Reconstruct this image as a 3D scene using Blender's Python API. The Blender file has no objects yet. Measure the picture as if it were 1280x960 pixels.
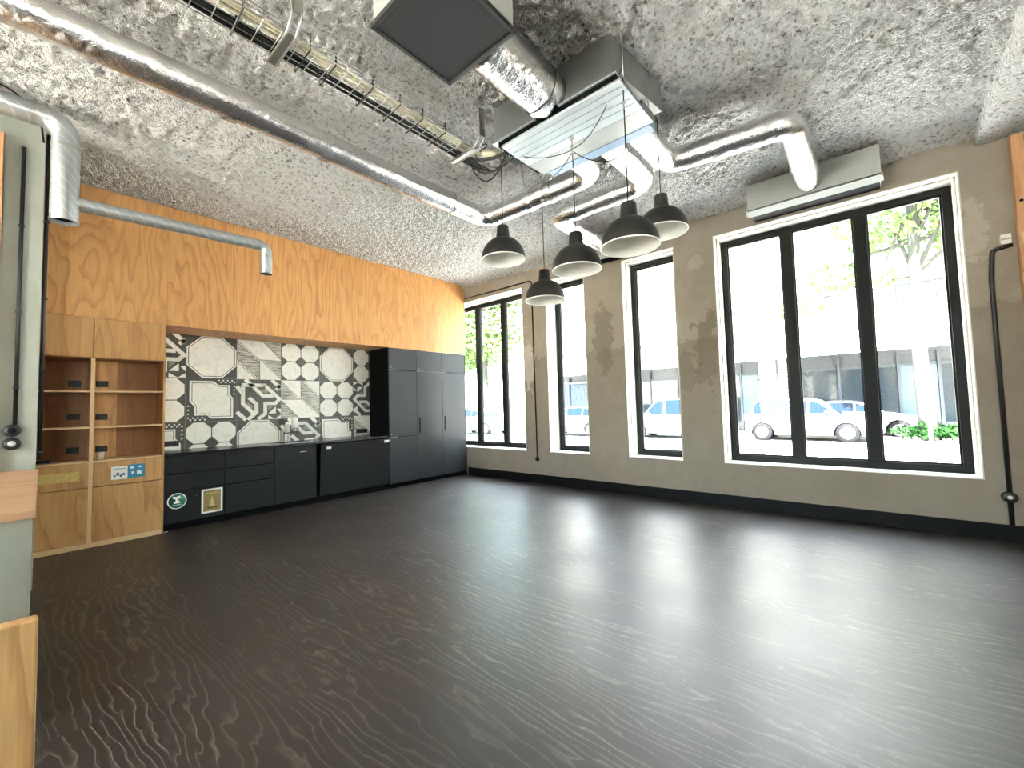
import bpy, math, random
import numpy as np
from mathutils import Vector, Matrix, noise as mnoise
random.seed(7)
C = bpy.context.scene.collection
PI = math.pi
SC = bpy.context.scene

# ------------------------------------------------------------------ camera
F, PITCH, ROLL, YAW, HC = 522.70, 0.0523, -0.02792, 0.71164, 1.35
def cam_basis():
    fw = Vector((math.cos(YAW), math.sin(YAW), 0)); rt = Vector((math.sin(YAW), -math.cos(YAW), 0)); up = Vector((0, 0, 1))
    c, s = math.cos(PITCH), math.sin(PITCH)
    f2 = c*fw + s*up; u2 = -s*fw + c*up
    c, s = math.cos(ROLL), math.sin(ROLL)
    return c*rt + s*u2, -s*rt + c*u2, f2
r_, u_, f_ = cam_basis()
cd = bpy.data.cameras.new('camera'); cd.sensor_width = 36; cd.lens = 36*F/1280; cd.clip_start = .05; cd.clip_end = 500
cam = bpy.data.objects.new('camera', cd); C.objects.link(cam)
cam.matrix_world = Matrix(((r_.x, u_.x, -f_.x, 0), (r_.y, u_.y, -f_.y, 0), (r_.z, u_.z, -f_.z, HC), (0, 0, 0, 1)))
SC.camera = cam

# ------------------------------------------------------------------ main dimensions (metres)
XW = 5.835          # inner face of the window wall
YK = 6.262          # front plane of the kitchen
YB = 6.862          # tiled back wall
H = 3.857           # ceiling
SILL, HEAD = .555, 3.486

# ------------------------------------------------------------------ materials
def srgb(r, g, b):
    f = lambda c: (c/255/12.92) if c <= 10 else ((c/255+.055)/1.055)**2.4
    return (f(r), f(g), f(b), 1)
class NT:
    def __init__(s, name):
        s.m = bpy.data.materials.new(name); s.m.use_nodes = True
        s.n = s.m.node_tree.nodes; s.l = s.m.node_tree.links
        s.n.clear(); s.out = s.n.new('ShaderNodeOutputMaterial')
    def add(s, t, **kw):
        n = s.n.new('ShaderNode'+t)
        for k, v in kw.items():
            if k.startswith('i_'):
                key = k[2:]; key = int(key) if key.isdigit() else key.replace('_', ' ')
                n.inputs[key].default_value = v
            else: setattr(n, k, v)
        return n
    def link(s, a, b): s.l.new(a, b)
    def math(s, op, a, b=None, c=None):
        n = s.n.new('ShaderNodeMath'); n.operation = op
        for i, v in enumerate((a, b, c)):
            if v is None: continue
            if isinstance(v, (int, float)): n.inputs[i].default_value = v
            else: s.l.new(v, n.inputs[i])
        return n.outputs[0]
    def ramp(s, fac, stops, interp='LINEAR'):
        n = s.n.new('ShaderNodeValToRGB'); cr = n.color_ramp; cr.interpolation = interp
        while len(cr.elements) < len(stops): cr.elements.new(.5)
        for e, (p, c) in zip(cr.elements, stops):
            e.position = p; e.color = c if len(c) == 4 else (*c, 1)
        s.l.new(fac, n.inputs[0]); return n.outputs[0]
    def mix(s, fac, a, b):
        n = s.n.new('ShaderNodeMix'); n.data_type = 'RGBA'
        for v, k in ((fac, 0), (a, 6), (b, 7)):
            if isinstance(v, (int, float)): n.inputs[k].default_value = v
            elif isinstance(v, tuple): n.inputs[k].default_value = v if len(v) == 4 else (*v, 1)
            else: s.l.new(v, n.inputs[k])
        return n.outputs[2]
    def bsdf(s, **kw):
        b = s.n.new('ShaderNodeBsdfPrincipled')
        for k, v in kw.items():
            key = k.replace('_', ' ')
            if hasattr(v, 'is_linked') or hasattr(v, 'links'): s.l.new(v, b.inputs[key])
            else: b.inputs[key].default_value = v
        s.l.new(b.outputs[0], s.out.inputs[0]); return b
    def bump(s, height, strength=.3, dist=.01):
        n = s.n.new('ShaderNodeBump'); n.inputs['Strength'].default_value = strength; n.inputs['Distance'].default_value = dist
        s.l.new(height, n.inputs['Height']); return n.outputs[0]
    def coord(s, scale=(1, 1, 1), kind='Object'):
        t = s.n.new('ShaderNodeTexCoord'); m = s.n.new('ShaderNodeMapping'); m.inputs['Scale'].default_value = scale
        s.l.new(t.outputs[kind], m.inputs[0]); return m.outputs[0]
    def noise(s, vec, scale, detail=2, rough=.5, dist=0, out=0):
        n = s.n.new('ShaderNodeTexNoise'); n.inputs['Scale'].default_value = scale; n.inputs['Detail'].default_value = detail
        n.inputs['Roughness'].default_value = rough; n.inputs['Distortion'].default_value = dist
        s.l.new(vec, n.inputs['Vector']); return n.outputs[out]

def plain(name, col, rough=.5, metal=0., spec=.5, var=.06, vscale=9., bump=0., bscale=60.):
    """a painted / plastic / metal surface with slight unevenness of tone and gloss"""
    t = NT(name); v = t.coord()
    n = t.noise(v, vscale, 3)
    k = t.ramp(n, [(.3, (1-var,)*3), (.7, (1,)*3)])
    mx = t.add('Mix', data_type='RGBA', blend_type='MULTIPLY'); mx.inputs[0].default_value = 1
    mx.inputs[6].default_value = col if len(col) == 4 else (*col, 1); t.link(k, mx.inputs[7])
    b = t.bsdf(Base_Color=mx.outputs[2], Roughness=rough, Metallic=metal)
    b.inputs['Specular IOR Level'].default_value = spec
    rr = t.math('MULTIPLY_ADD', n, .12, rough-.06); t.link(rr, b.inputs['Roughness'])
    if bump: t.link(t.bump(t.noise(v, bscale, 3), bump, .004), b.inputs['Normal'])
    return t.m

def plywood(name, axis='Z', light=srgb(212, 158, 97), dark=srgb(172, 113, 58), rings=20., rough=.5, sc=1.0):
    """rotary-cut softwood plywood: contour lines of a noise stretched along the grain"""
    t = NT(name)
    s = {'Z': (1, 1, .2), 'X': (.2, 1, 1), 'Y': (1, .2, 1)}[axis]
    v = t.coord(tuple(a*sc for a in s))
    oi = t.add('ObjectInfo'); off = t.add('VectorMath', operation='ADD')
    cx = t.add('CombineXYZ'); t.link(t.math('MULTIPLY', oi.outputs['Random'], 37.), cx.inputs[0]); t.link(t.math('MULTIPLY', oi.outputs['Random'], 91.), cx.inputs[1])
    t.link(v, off.inputs[0]); t.link(cx.outputs[0], off.inputs[1]); v = off.outputs[0]
    base = t.noise(v, 1.9, 3, .5, .25)
    sep = t.add('SeparateXYZ'); t.link(v, sep.inputs[0]); across = sep.outputs[{'Z': 0, 'X': 2, 'Y': 0}[axis]]
    f = t.math('FRACT', t.math('ADD', t.math('MULTIPLY', base, rings*.85), t.math('MULTIPLY', across, rings*.28)))
    wob = t.noise(v, 26, 2)
    f2 = t.math('ADD', f, t.math('MULTIPLY', t.math('SUBTRACT', wob, .5), .35))
    line = t.ramp(f2, [(.0, (.1,)*3), (.40, (0,)*3), (.78, (.6,)*3), (.90, (1,)*3), (1, (.2,)*3)])
    big = t.noise(v, 1.0, 2)
    fib = t.coord(tuple((90 if a == 1 else 3) for a in s)); fn = t.noise(fib, 1.0, 2)
    amt = t.math('MULTIPLY', line, t.math('MULTIPLY_ADD', big, .9, .15))
    c1 = t.mix(amt, light, dark)
    mx = t.add('Mix', data_type='RGBA', blend_type='MULTIPLY'); mx.inputs[0].default_value = 1
    t.link(c1, mx.inputs[6]); t.link(t.ramp(fn, [(.3, (.86,)*3), (.7, (1.05,)*3)]), mx.inputs[7])
    b = t.bsdf(Base_Color=mx.outputs[2], Roughness=rough)
    t.link(t.bump(line, .08, .002), b.inputs['Normal'])
    return t.m

def floor_mat():
    """dark stained plywood boards laid along Y, pale grain lines, satin lacquer"""
    t = NT('dark_stained_boards'); tc = t.add('TexCoord'); sp = t.add('SeparateXYZ'); t.link(tc.outputs['Object'], sp.inputs[0])
    x, y = sp.outputs[0], sp.outputs[1]
    W, L = .40, 1.9
    i = t.math('FLOOR', t.math('DIVIDE', x, W))
    wn = t.add('TexWhiteNoise', noise_dimensions='1D'); t.link(i, wn.inputs['W'])
    yy = t.math('ADD', t.math('DIVIDE', y, L), wn.outputs['Value'])
    j = t.math('FLOOR', yy)
    idn = t.math('ADD', t.math('MULTIPLY', i, 3.71), t.math('MULTIPLY', j, 11.3))
    cb = t.add('CombineXYZ'); t.link(x, cb.inputs[0]); t.link(t.math('MULTIPLY', y, .22), cb.inputs[1]); t.link(idn, cb.inputs[2])
    base = t.noise(cb.outputs[0], 2.2, 4, .55, .3)
    warp = t.noise(cb.outputs[0], 11, 3, .6)
    lin = t.math('ADD', t.math('MULTIPLY', x, 20.), t.math('MULTIPLY', warp, 1.3))
    f = t.math('FRACT', t.math('ADD', lin, t.math('MULTIPLY', base, 13.)))
    wob = t.noise(cb.outputs[0], 40, 2)
    f2 = t.math('ADD', f, t.math('MULTIPLY', t.math('SUBTRACT', wob, .5), .45))
    line = t.ramp(f2, [(.60, (0,)*3), (.80, (.5,)*3), (.87, (1,)*3), (.93, (.1,)*3), (1, (0,)*3)])
    big = t.noise(cb.outputs[0], 1.7, 2)
    lines = t.math('MULTIPLY', line, t.ramp(big, [(.3, (.15,)*3), (.62, (1,)*3)]))
    fx = t.math('FRACT', t.math('DIVIDE', x, W)); fy = t.math('FRACT', yy)
    sx = t.math('LESS_THAN', t.math('MINIMUM', fx, t.math('SUBTRACT', 1, fx)), .004)
    sy = t.math('LESS_THAN', t.math('MINIMUM', fy, t.math('SUBTRACT', 1, fy)), .001)
    seam = t.math('MAXIMUM', sx, sy)
    wn2 = t.add('TexWhiteNoise', noise_dimensions='1D'); t.link(idn, wn2.inputs['W'])
    tone = t.mix(wn2.outputs['Value'], FLOOR_A, FLOOR_B)
    c = t.mix(lines, tone, FLOOR_L)
    c = t.mix(t.math('MULTIPLY', seam, .5), c, (.012, .010, .009, 1))
    b = t.bsdf(Base_Color=c, Roughness=.36)
    rg = t.noise(tc.outputs['Object'], 1.4, 4); t.link(t.math('MULTIPLY_ADD', rg, .20, .33), b.inputs['Roughness'])
    hgt = t.math('SUBTRACT', t.math('MULTIPLY', line, .6), t.math('MULTIPLY', seam, 1.))
    t.link(t.bump(hgt, .12, .003), b.inputs['Normal'])
    b.inputs['Specular IOR Level'].default_value = .68
    return t.m
FLOOR_A, FLOOR_B, FLOOR_L = (.014, .0108, .0085, 1), (.021, .0160, .0125, 1), (.13, .106, .082, 1)

def plaster(name, stains=True):
    """raw grey-brown plaster: mottled, with scraped patches at given spots of the wall"""
    t = NT(name); v = t.coord()
    n1 = t.noise(v, 1.1, 5, .6, .3); n2 = t.noise(v, 6, 4, .6); n3 = t.noise(v, 40, 2)
    c = t.mix(t.ramp(n1, [(.3, (0,)*3), (.7, (1,)*3)]), PL_A, PL_B)
    c = t.mix(t.math('MULTIPLY', t.ramp(n2, [(.45, (0,)*3), (.72, (1,)*3)]), .35), c, PL_C)
    c = t.mix(t.math('MULTIPLY', t.ramp(n3, [(.62, (0,)*3), (.75, (1,)*3)]), .12), c, (.62, .58, .5, 1))
    if stains:
        sp = t.add('SeparateXYZ'); tc = t.add('TexCoord'); t.link(tc.outputs['Object'], sp.inputs[0])
        nn = t.math('MULTIPLY', t.math('SUBTRACT', t.noise(v, 7.5, 5, .7), .5), .9)
        # old paint line: the lower band is darker
        zl = t.math('ADD', sp.outputs[2], t.math('MULTIPLY', nn, .45))
        band = t.math('LESS_THAN', zl, 2.18)
        c = t.mix(t.math('MULTIPLY', band, .42), c, PL_D)
        for (y0, z0, ry, rz, amt, col) in ((1.62, 2.02, .16, .52, .65, PL_D), (1.90, 1.75, .10, .30, .5, PL_D), (1.72, 1.80, .05, .09, .6, PL_D),
                                           (3.14, 2.35, .17, .50, .55, PL_D), (4.62, 2.05, .12, .40, .45, PL_E), (1.72, 3.2, .10, .10, .22, PL_E),
                                           (-.80, 2.9, .1, .3, .25, PL_E)):
            dy = t.math('DIVIDE', t.math('SUBTRACT', sp.outputs[1], y0), ry); dz = t.math('DIVIDE', t.math('SUBTRACT', sp.outputs[2], z0), rz)
            d = t.math('SQRT', t.math('ADD', t.math('MULTIPLY', dy, dy), t.math('MULTIPLY', dz, dz)))
            m = t.math('LESS_THAN', t.math('ADD', d, t.math('MULTIPLY', nn, 3.4)), 1.)
            c = t.mix(t.math('MULTIPLY', m, amt), c, col)
    b = t.bsdf(Base_Color=c, Roughness=.8)
    t.link(t.bump(n2, .25, .006), b.inputs['Normal'])
    return t.m
PL_A, PL_B, PL_C, PL_D, PL_E = srgb(144, 134, 119), srgb(160, 151, 137), srgb(127, 117, 100), srgb(102, 92, 75), srgb(208, 200, 186)

def spray_mat():
    """sprayed acoustic plaster, off-white with grey flecks that also paint in the shade of its pits"""
    t = NT('sprayed_acoustic_plaster'); v = t.coord()
    n = t.noise(v, 30, 4, .7); n2 = t.noise(v, 2.2, 3); n3 = t.noise(v, 60, 3)
    c = t.ramp(n, [(.32, srgb(112, 109, 101)), (.41, srgb(214, 212, 206)), (.50, srgb(246, 245, 241)), (.66, srgb(250, 249, 246))])  # dark stops put pit shade into the colour where the bump is low
    c = t.mix(t.math('MULTIPLY', t.ramp(n2, [(.45, (0,)*3), (.75, (1,)*3)]), .3), c, srgb(220, 218, 212))
    b = t.bsdf(Base_Color=c, Roughness=.95)
    b.inputs['Specular IOR Level'].default_value = .1
    h = t.math('ADD', n, t.math('MULTIPLY', n3, .5))
    t.link(t.bump(h, 1., .055), b.inputs['Normal'])
    return t.m

def foil(name, tint=(.80, .79, .78, 1), rough=.18):
    t = NT(name); v = t.coord()
    n = t.noise(v, 26, 5, .7, 1.2); vo = t.add('TexVoronoi'); vo.inputs['Scale'].default_value = 34; t.link(v, vo.inputs['Vector'])
    b = t.bsdf(Base_Color=tint, Metallic=1., Roughness=rough)
    h = t.math('ADD', n, t.math('MULTIPLY', vo.outputs['Distance'], .25))
    t.link(t.bump(h, .42, .010), b.inputs['Normal'])
    t.link(t.math('MULTIPLY_ADD', t.noise(v, 5, 3), .2, rough-.06), b.inputs['Roughness'])
    return t.m

def spiral(name):
    t = NT(name); v = t.coord((1, .35, 1)); w = t.add('TexWave', wave_type='BANDS', bands_direction='DIAGONAL'); w.inputs['Scale'].default_value = 8.; t.link(v, w.inputs['Vector'])
    n = t.noise(t.coord(), 7, 3)
    rid = t.ramp(w.outputs['Fac'], [(.90, (0,)*3), (.97, (1,)*3)])
    c = t.mix(rid, srgb(176, 182, 184), srgb(196, 201, 202))
    b = t.bsdf(Base_Color=c, Metallic=.85, Roughness=.38)
    t.link(t.math('MULTIPLY_ADD', n, .2, .28), b.inputs['Roughness'])
    t.link(t.bump(rid, .15, .003), b.inputs['Normal'])
    return t.m

def glass_mat():
    t = NT('window_glass'); tr = t.add('BsdfTransparent'); gl = t.add('BsdfGlossy'); gl.inputs['Roughness'].default_value = .02
    tr.inputs[0].default_value = (.97, .985, .98, 1)
    fr = t.add('Fresnel'); fr.inputs[0].default_value = 1.45; mx = t.add('MixShader')
    n = t.noise(t.coord(), 1.5, 2); geo = t.add('NewGeometry'); front = t.math('SUBTRACT', 1, geo.outputs['Backfacing'])   # the far face of the pane only lets light out
    t.link(t.math('MULTIPLY', t.math('MULTIPLY', fr.outputs[0], front), t.math('MULTIPLY_ADD', n, .2, .9)), mx.inputs[0])
    t.link(tr.outputs[0], mx.inputs[1]); t.link(gl.outputs[0], mx.inputs[2]); t.link(mx.outputs[0], t.out.inputs[0])
    return t.m

def wood_tile(name):
    t = NT(name); v = t.coord((1, 1, 1)); r = t.add('Mapping'); r.inputs['Rotation'].default_value = (0, PI/4, 0); r.inputs['Scale'].default_value = (6, 1, 60); t.link(v, r.inputs[0])
    n = t.noise(r.outputs[0], 1, 3, .6, .6)
    c = t.ramp(n, [(.36, srgb(96, 94, 88)), (.5, srgb(176, 172, 160)), (.62, srgb(206, 202, 190))])
    t.bsdf(Base_Color=c, Roughness=.3); return t.m
def marble(name):
    t = NT(name); v = t.coord(); n = t.noise(v, 9, 5, .65, 1.5)
    c = t.ramp(n, [(.30, srgb(214, 211, 200)), (.5, srgb(236, 234, 224))]); t.bsdf(Base_Color=c, Roughness=.28); return t.m
def leafmat(name, a, b_):
    t = NT(name); v = t.coord(); n = t.noise(v, 2.3, 3)
    c = t.mix(t.ramp(n, [(.3, (0,)*3), (.7, (1,)*3)]), a, b_)
    d = t.add('BsdfDiffuse'); tl = t.add('BsdfTranslucent'); mx = t.add('MixShader'); mx.inputs[0].default_value = .4
    t.link(c, d.inputs[0]); t.link(c, tl.inputs[0]); t.link(d.outputs[0], mx.inputs[1]); t.link(tl.outputs[0], mx.inputs[2]); t.link(mx.outputs[0], t.out.inputs[0])
    return t.m

M = {}
M['ply'] = plywood('softwood_plywood', 'Z')
M['plyx'] = plywood('softwood_plywood_level_grain', 'X')
M['plyd'] = plywood('softwood_plywood_fronts', 'Z', srgb(196, 148, 90), srgb(162, 109, 58), 13.)
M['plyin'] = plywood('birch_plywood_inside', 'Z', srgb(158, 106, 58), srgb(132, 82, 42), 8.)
M['plyedge'] = plain('plywood_edge', srgb(222, 186, 138), .55, var=.15, vscale=30)
M['pine'] = plywood('planed_pine', 'Z', srgb(206, 156, 110), srgb(170, 116, 74), 8., sc=1.6)
M['floor'] = floor_mat()
M['plaster'] = plaster('raw_plaster')
M['plaster2'] = plaster('raw_plaster_plain', False)
M['spray'] = spray_mat()
M['foil'] = foil('aluminium_foil_wrap')
M['foiltape'] = foil('aluminium_tape', (.92, .92, .92, 1), .12)
M['spiral'] = spiral('spiral_galvanised_steel')
M['galv'] = plain('galvanised_sheet', srgb(150, 152, 148), .38, .75, var=.15, vscale=5)
M['whitesheet'] = plain('white_coated_sheet', srgb(186, 195, 198), .34, .45, var=.08, vscale=4)
M['greymetal'] = plain('grey_coated_sheet', srgb(176, 178, 172), .5, .15)
M['paleblue'] = plain('pale_blue_strip', srgb(142, 172, 204), .35)  # even pale blue for the strip under the air unit
M['blackpaint'] = plain('black_paint', srgb(46, 48, 48), .5)
M['blackfront'] = plain('black_laminate', srgb(26, 26, 26), .5, spec=.22, var=.15, vscale=3)
M['tallfront'] = plain('black_laminate_satin', srgb(42, 45, 48), .45, spec=.34, var=.1, vscale=3)
M['worktop'] = plain('black_worktop', srgb(26, 26, 27), .22, spec=.5)
M['blackdark'] = plain('matt_black', srgb(14, 14, 14), .8, spec=.08)
M['blackrubber'] = plain('black_plastic', srgb(24, 24, 25), .45)
M['lampblack'] = plain('charcoal_enamel', srgb(38, 37, 34), .5, spec=.3)
M['lampwhite'] = plain('white_enamel', srgb(244, 243, 236), .5)
M['frame'] = plain('dark_window_frame', srgb(26, 27, 25), .5, spec=.15)
M['lining'] = plain('white_painted_lining', srgb(214, 210, 198), .5, var=.08)
M['white'] = plain('white_paint', srgb(236, 234, 228), .55)
M['roomwhite'] = plain('white_wall_paint', srgb(238, 235, 228), .8)
M['chrome'] = plain('brushed_steel', srgb(206, 206, 204), .22, 1.)
M['steel'] = plain('galvanised_steel_wire', srgb(176, 176, 170), .35, .9)
M['cream'] = plain('cream_cable_sheath', srgb(224, 218, 190), .5)
M['cable'] = plain('black_cable', srgb(22, 22, 22), .5)
M['base'] = plain('black_skirting', srgb(13, 14, 15), .5, spec=.12)
M['column'] = plain('painted_concrete', srgb(160, 164, 152), .7, var=.2, vscale=3)
M['tdark'] = plain('tile_dark_grey', srgb(78, 78, 72), .35, var=.12, vscale=6)
M['twhite'] = marble('tile_white')
M['tline'] = plain('tile_line', srgb(92, 86, 76), .35)
M['tgrey'] = plain('tile_mid_grey', srgb(140, 136, 126), .35)
M['twood'] = wood_tile('tile_wood_grain')
M['green'] = plain('green_sticker', srgb(18, 104, 66), .4)
M['brownsign'] = plain('olive_brown_print', srgb(150, 126, 68), .45, var=.2, vscale=30)
M['tan'] = plain('pale_tan_print', srgb(196, 172, 112), .45)
M['blue'] = plain('teal_blue_print', srgb(46, 132, 168), .45)
M['yellow'] = plain('faded_yellow_sticker', srgb(218, 186, 104), .5, var=.25, vscale=40)
M['greyprint'] = plain('grey_print', srgb(96, 112, 124), .5)
M['glass'] = glass_mat()
M['shopglass'] = plain('shop_glass', (.012, .017, .021, 1), .08, spec=.5)
M['upperglass'] = plain('pale_upper_pane', (.10, .12, .13, 1), .2)  # one even pale tone for the upper-floor panes
M['shopdark'] = plain('dark_shop_front', (.010, .013, .016, 1), .5)
M['shopteal'] = plain('teal_shop_panel', (.016, .036, .042, 1), .4)
M['shopblue'] = plain('blue_shop_frame', (.012, .030, .075, 1), .4)
M['facade'] = plain('pale_render', (.30, .29, .27, 1), .8, var=.15, vscale=2)
M['awning'] = plain('white_canopy', (.50, .54, .58, 1), .6)
M['rail'] = plain('grey_railing', (.03, .035, .04, 1), .6, spec=.2)
M['asphalt'] = plain('pale_asphalt', (.34, .34, .33, 1), .85, var=.2, vscale=4)
M['paving'] = plain('pale_paving', (.58, .56, .52, 1), .8, var=.2, vscale=3)
M['carwhite'] = plain('white_car_paint', (.06, .065, .07, 1), .3, spec=.2)
M['carblue'] = plain('pale_blue_car_paint', (.10, .2, .24, 1), .25)
M['carglass'] = plain('car_window', (.003, .007, .013, 1), .15, spec=.04)
M['tyre'] = plain('tyre_rubber', (.0028, .003, .004, 1), .8, spec=.1)
M['alloy'] = plain('alloy_wheel', (.10, .105, .11, 1), .5, .2)
M['redlight'] = plain('red_lens', (.12, .015, .012, 1), .2)
M['leaf'] = leafmat('young_leaves', (.055, .095, .030, 1), (.11, .16, .055, 1))
M['leafd'] = leafmat('bed_leaves', (.006, .020, .006, 1), (.012, .034, .010, 1))
M['bark'] = plain('lichen_bark', (.013, .015, .007, 1), .9, var=.6, vscale=14)
M['plastic'] = plain('clear_plastic', srgb(206, 200, 188), .2)

# ------------------------------------------------------------------ mesh builder
class MB:
    def __init__(s): s.v, s.f, s.mi, s.sm = [], [], [], []
    def face(s, idx, mi=0, sm=False): s.f.append(idx); s.mi.append(mi); s.sm.append(sm)
    def box(s, x0, y0, z0, x1, y1, z1, mi=0):
        if x0 > x1: x0, x1 = x1, x0
        if y0 > y1: y0, y1 = y1, y0
        if z0 > z1: z0, z1 = z1, z0
        b = len(s.v); s.v += [(x, y, z) for z in (z0, z1) for y in (y0, y1) for x in (x0, x1)]
        for q in ((0, 2, 3, 1), (4, 5, 7, 6), (0, 1, 5, 4), (2, 6, 7, 3), (0, 4, 6, 2), (1, 3, 7, 5)): s.face([b+i for i in q], mi)
        return s
    def poly(s, pts, mi=0):
        b = len(s.v); s.v += [tuple(p) for p in pts]; s.face(list(range(b, b+len(pts))), mi); return s
    def prism(s, pts, d, mi=0):
        """extrude a polygon of 3D points along vector d"""
        b = len(s.v); n = len(pts); s.v += [tuple(p) for p in pts] + [tuple(p[i]+d[i] for i in range(3)) for p in pts]
        s.face(list(range(b, b+n))[::-1], mi); s.face(list(range(b+n, b+2*n)), mi)
        for i in range(n): s.face([b+i, b+(i+1) % n, b+n+(i+1) % n, b+n+i], mi)
        return s
    def hexa(s, p, mi=0):
        """8 points: bottom loop 4, top loop 4"""
        b = len(s.v); s.v += [tuple(q) for q in p]
        for q in ((3, 2, 1, 0), (4, 5, 6, 7), (0, 1, 5, 4), (1, 2, 6, 5), (2, 3, 7, 6), (3, 0, 4, 7)): s.face([b+i for i in q], mi)
        return s
    def tube(s, path, r, n=12, mi=0, caps=True, smooth=True, closed=False):
        P = [Vector(p) for p in path]; m = len(P); b = len(s.v)
        T = []
        for i in range(m):
            if closed: t = P[(i+1) % m]-P[i-1]
            else: t = P[min(i+1, m-1)]-P[max(i-1, 0)]
            T.append(t.normalized())
        ref = Vector((0, 0, 1)) if abs(T[0].z) < .9 else Vector((1, 0, 0))
        u = T[0].cross(ref).normalized()
        for i in range(m):
            u = (u - T[i]*u.dot(T[i])).normalized(); w = T[i].cross(u)
            rr = r[i] if isinstance(r, (list, tuple)) else r
            for k in range(n):
                a = 2*PI*k/n; q = P[i]+u*(rr*math.cos(a))+w*(rr*math.sin(a)); s.v.append(tuple(q))
        for i in range(m if closed else m-1):
            for k in range(n):
                i2 = (i+1) % m
                s.face([b+i*n+k, b+i*n+(k+1) % n, b+i2*n+(k+1) % n, b+i2*n+k], mi, smooth)
        if caps and not closed:
            s.face([b+k for k in range(n)][::-1], mi); s.face([b+(m-1)*n+k for k in range(n)], mi)
        return s
    def lathe(s, prof, c=(0, 0, 0), n=32, mi=0, axis='Z', smooth=True, cap0=False, cap1=False):
        b = len(s.v)
        for (r, z) in prof:
            for k in range(n):
                a = 2*PI*k/n; p = (r*math.cos(a), r*math.sin(a), z)
                if axis == 'Y': p = (p[0], p[2], p[1])
                if axis == 'X': p = (p[2], p[0], p[1])
                s.v.append((c[0]+p[0], c[1]+p[1], c[2]+p[2]))
        for i in range(len(prof)-1):
            for k in range(n): s.face([b+i*n+k, b+i*n+(k+1) % n, b+(i+1)*n+(k+1) % n, b+(i+1)*n+k], mi, smooth)
        if cap0: s.face([b+k for k in range(n)][::-1], mi)
        if cap1: s.face([b+(len(prof)-1)*n+k for k in range(n)], mi)
        return s
    def build(s, name, mats, parent=None, bevel=0., loc=None, label=None, fix=True):
        me = bpy.data.meshes.new(name)
        off = Vector(loc) if loc is not None else (parent_world(parent) if parent is not None else Vector((0, 0, 0)))
        me.from_pydata([tuple(Vector(v)-off) for v in s.v], [], s.f)
        if not isinstance(mats, (list, tuple)): mats = [mats]
        for m in mats: me.materials.append(M[m] if isinstance(m, str) else m)
        me.polygons.foreach_set('material_index', s.mi); me.polygons.foreach_set('use_smooth', s.sm)
        if fix:
            import bmesh
            bm = bmesh.new(); bm.from_mesh(me); bmesh.ops.recalc_face_normals(bm, faces=bm.faces); bm.to_mesh(me); bm.free()
        me.update()
        o = bpy.data.objects.new(name, me); C.objects.link(o)
        if parent is not None: o.parent = parent
        elif loc is not None: o.location = loc
        if bevel:
            b = o.modifiers.new('bevel', 'BEVEL'); b.width = bevel; b.segments = 2; b.limit_method = 'ANGLE'
        if label: o['label'] = label
        return o
def parent_world(p):
    v = Vector((0, 0, 0))
    while p is not None: v += Vector(p.location); p = p.parent
    return v
def thing(name, label, cat, loc=(0, 0, 0), group=None):
    o = bpy.data.objects.new(name, None); o.empty_display_size = .1; C.objects.link(o); o.location = loc
    return tag(o, label, cat, group)
def tag(o, label, cat, group=None):
    o['label'] = label; o['category'] = cat
    if group: o['group'] = group
    return o
def struct(o): o['kind'] = 'structure'; return o
def box(x0, y0, z0, x1, y1, z1, mi=0): return MB().box(x0, y0, z0, x1, y1, z1, mi)
def copy_tree(o, loc=None, parent=None):
    c = o.copy(); C.objects.link(c)
    if parent is not None: c.parent = parent
    for ch in list(o.children): copy_tree(ch, None, c)
    if loc is not None: c.location = loc
    return c
def rounded(pts, rad, seg=8):
    """polyline with rounded corners"""
    P = [Vector(p) for p in pts]; out = [P[0]]
    for i in range(1, len(P)-1):
        a = (P[i-1]-P[i]).normalized(); b = (P[i+1]-P[i]).normalized()
        ang = a.angle(b); d = rad/math.tan(ang/2)
        d = min(d, (P[i-1]-P[i]).length*.49, (P[i+1]-P[i]).length*.49); r = d*math.tan(ang/2)
        c = P[i]+(a+b).normalized()*(r/math.sin(ang/2)); s0 = P[i]+a*d-c; s1 = P[i]+b*d-c
        tot = s0.angle(s1); ax = s0.cross(s1).normalized()
        for k in range(seg+1): out.append(c+Matrix.Rotation(tot*k/seg, 3, ax) @ s0)
    out.append(P[-1]); return out
def sag(a, b, drop, n=14):
    a, b = Vector(a), Vector(b)
    return [a.lerp(b, i/n)-Vector((0, 0, drop*4*(i/n)*(1-i/n))) for i in range(n+1)]
def crinkled(mb, amp, scale):
    mb.v = [tuple(Vector(v)+mnoise.noise_vector(Vector(v)*scale)*amp) for v in mb.v]; return mb

# ================================================================== THE SETTING
X0, Y0 = -4.0, -5.0
struct(box(X0-.2, Y0-.2, -.12, XW+.4, YB+.3, 0).build('floor', 'floor'))
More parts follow.
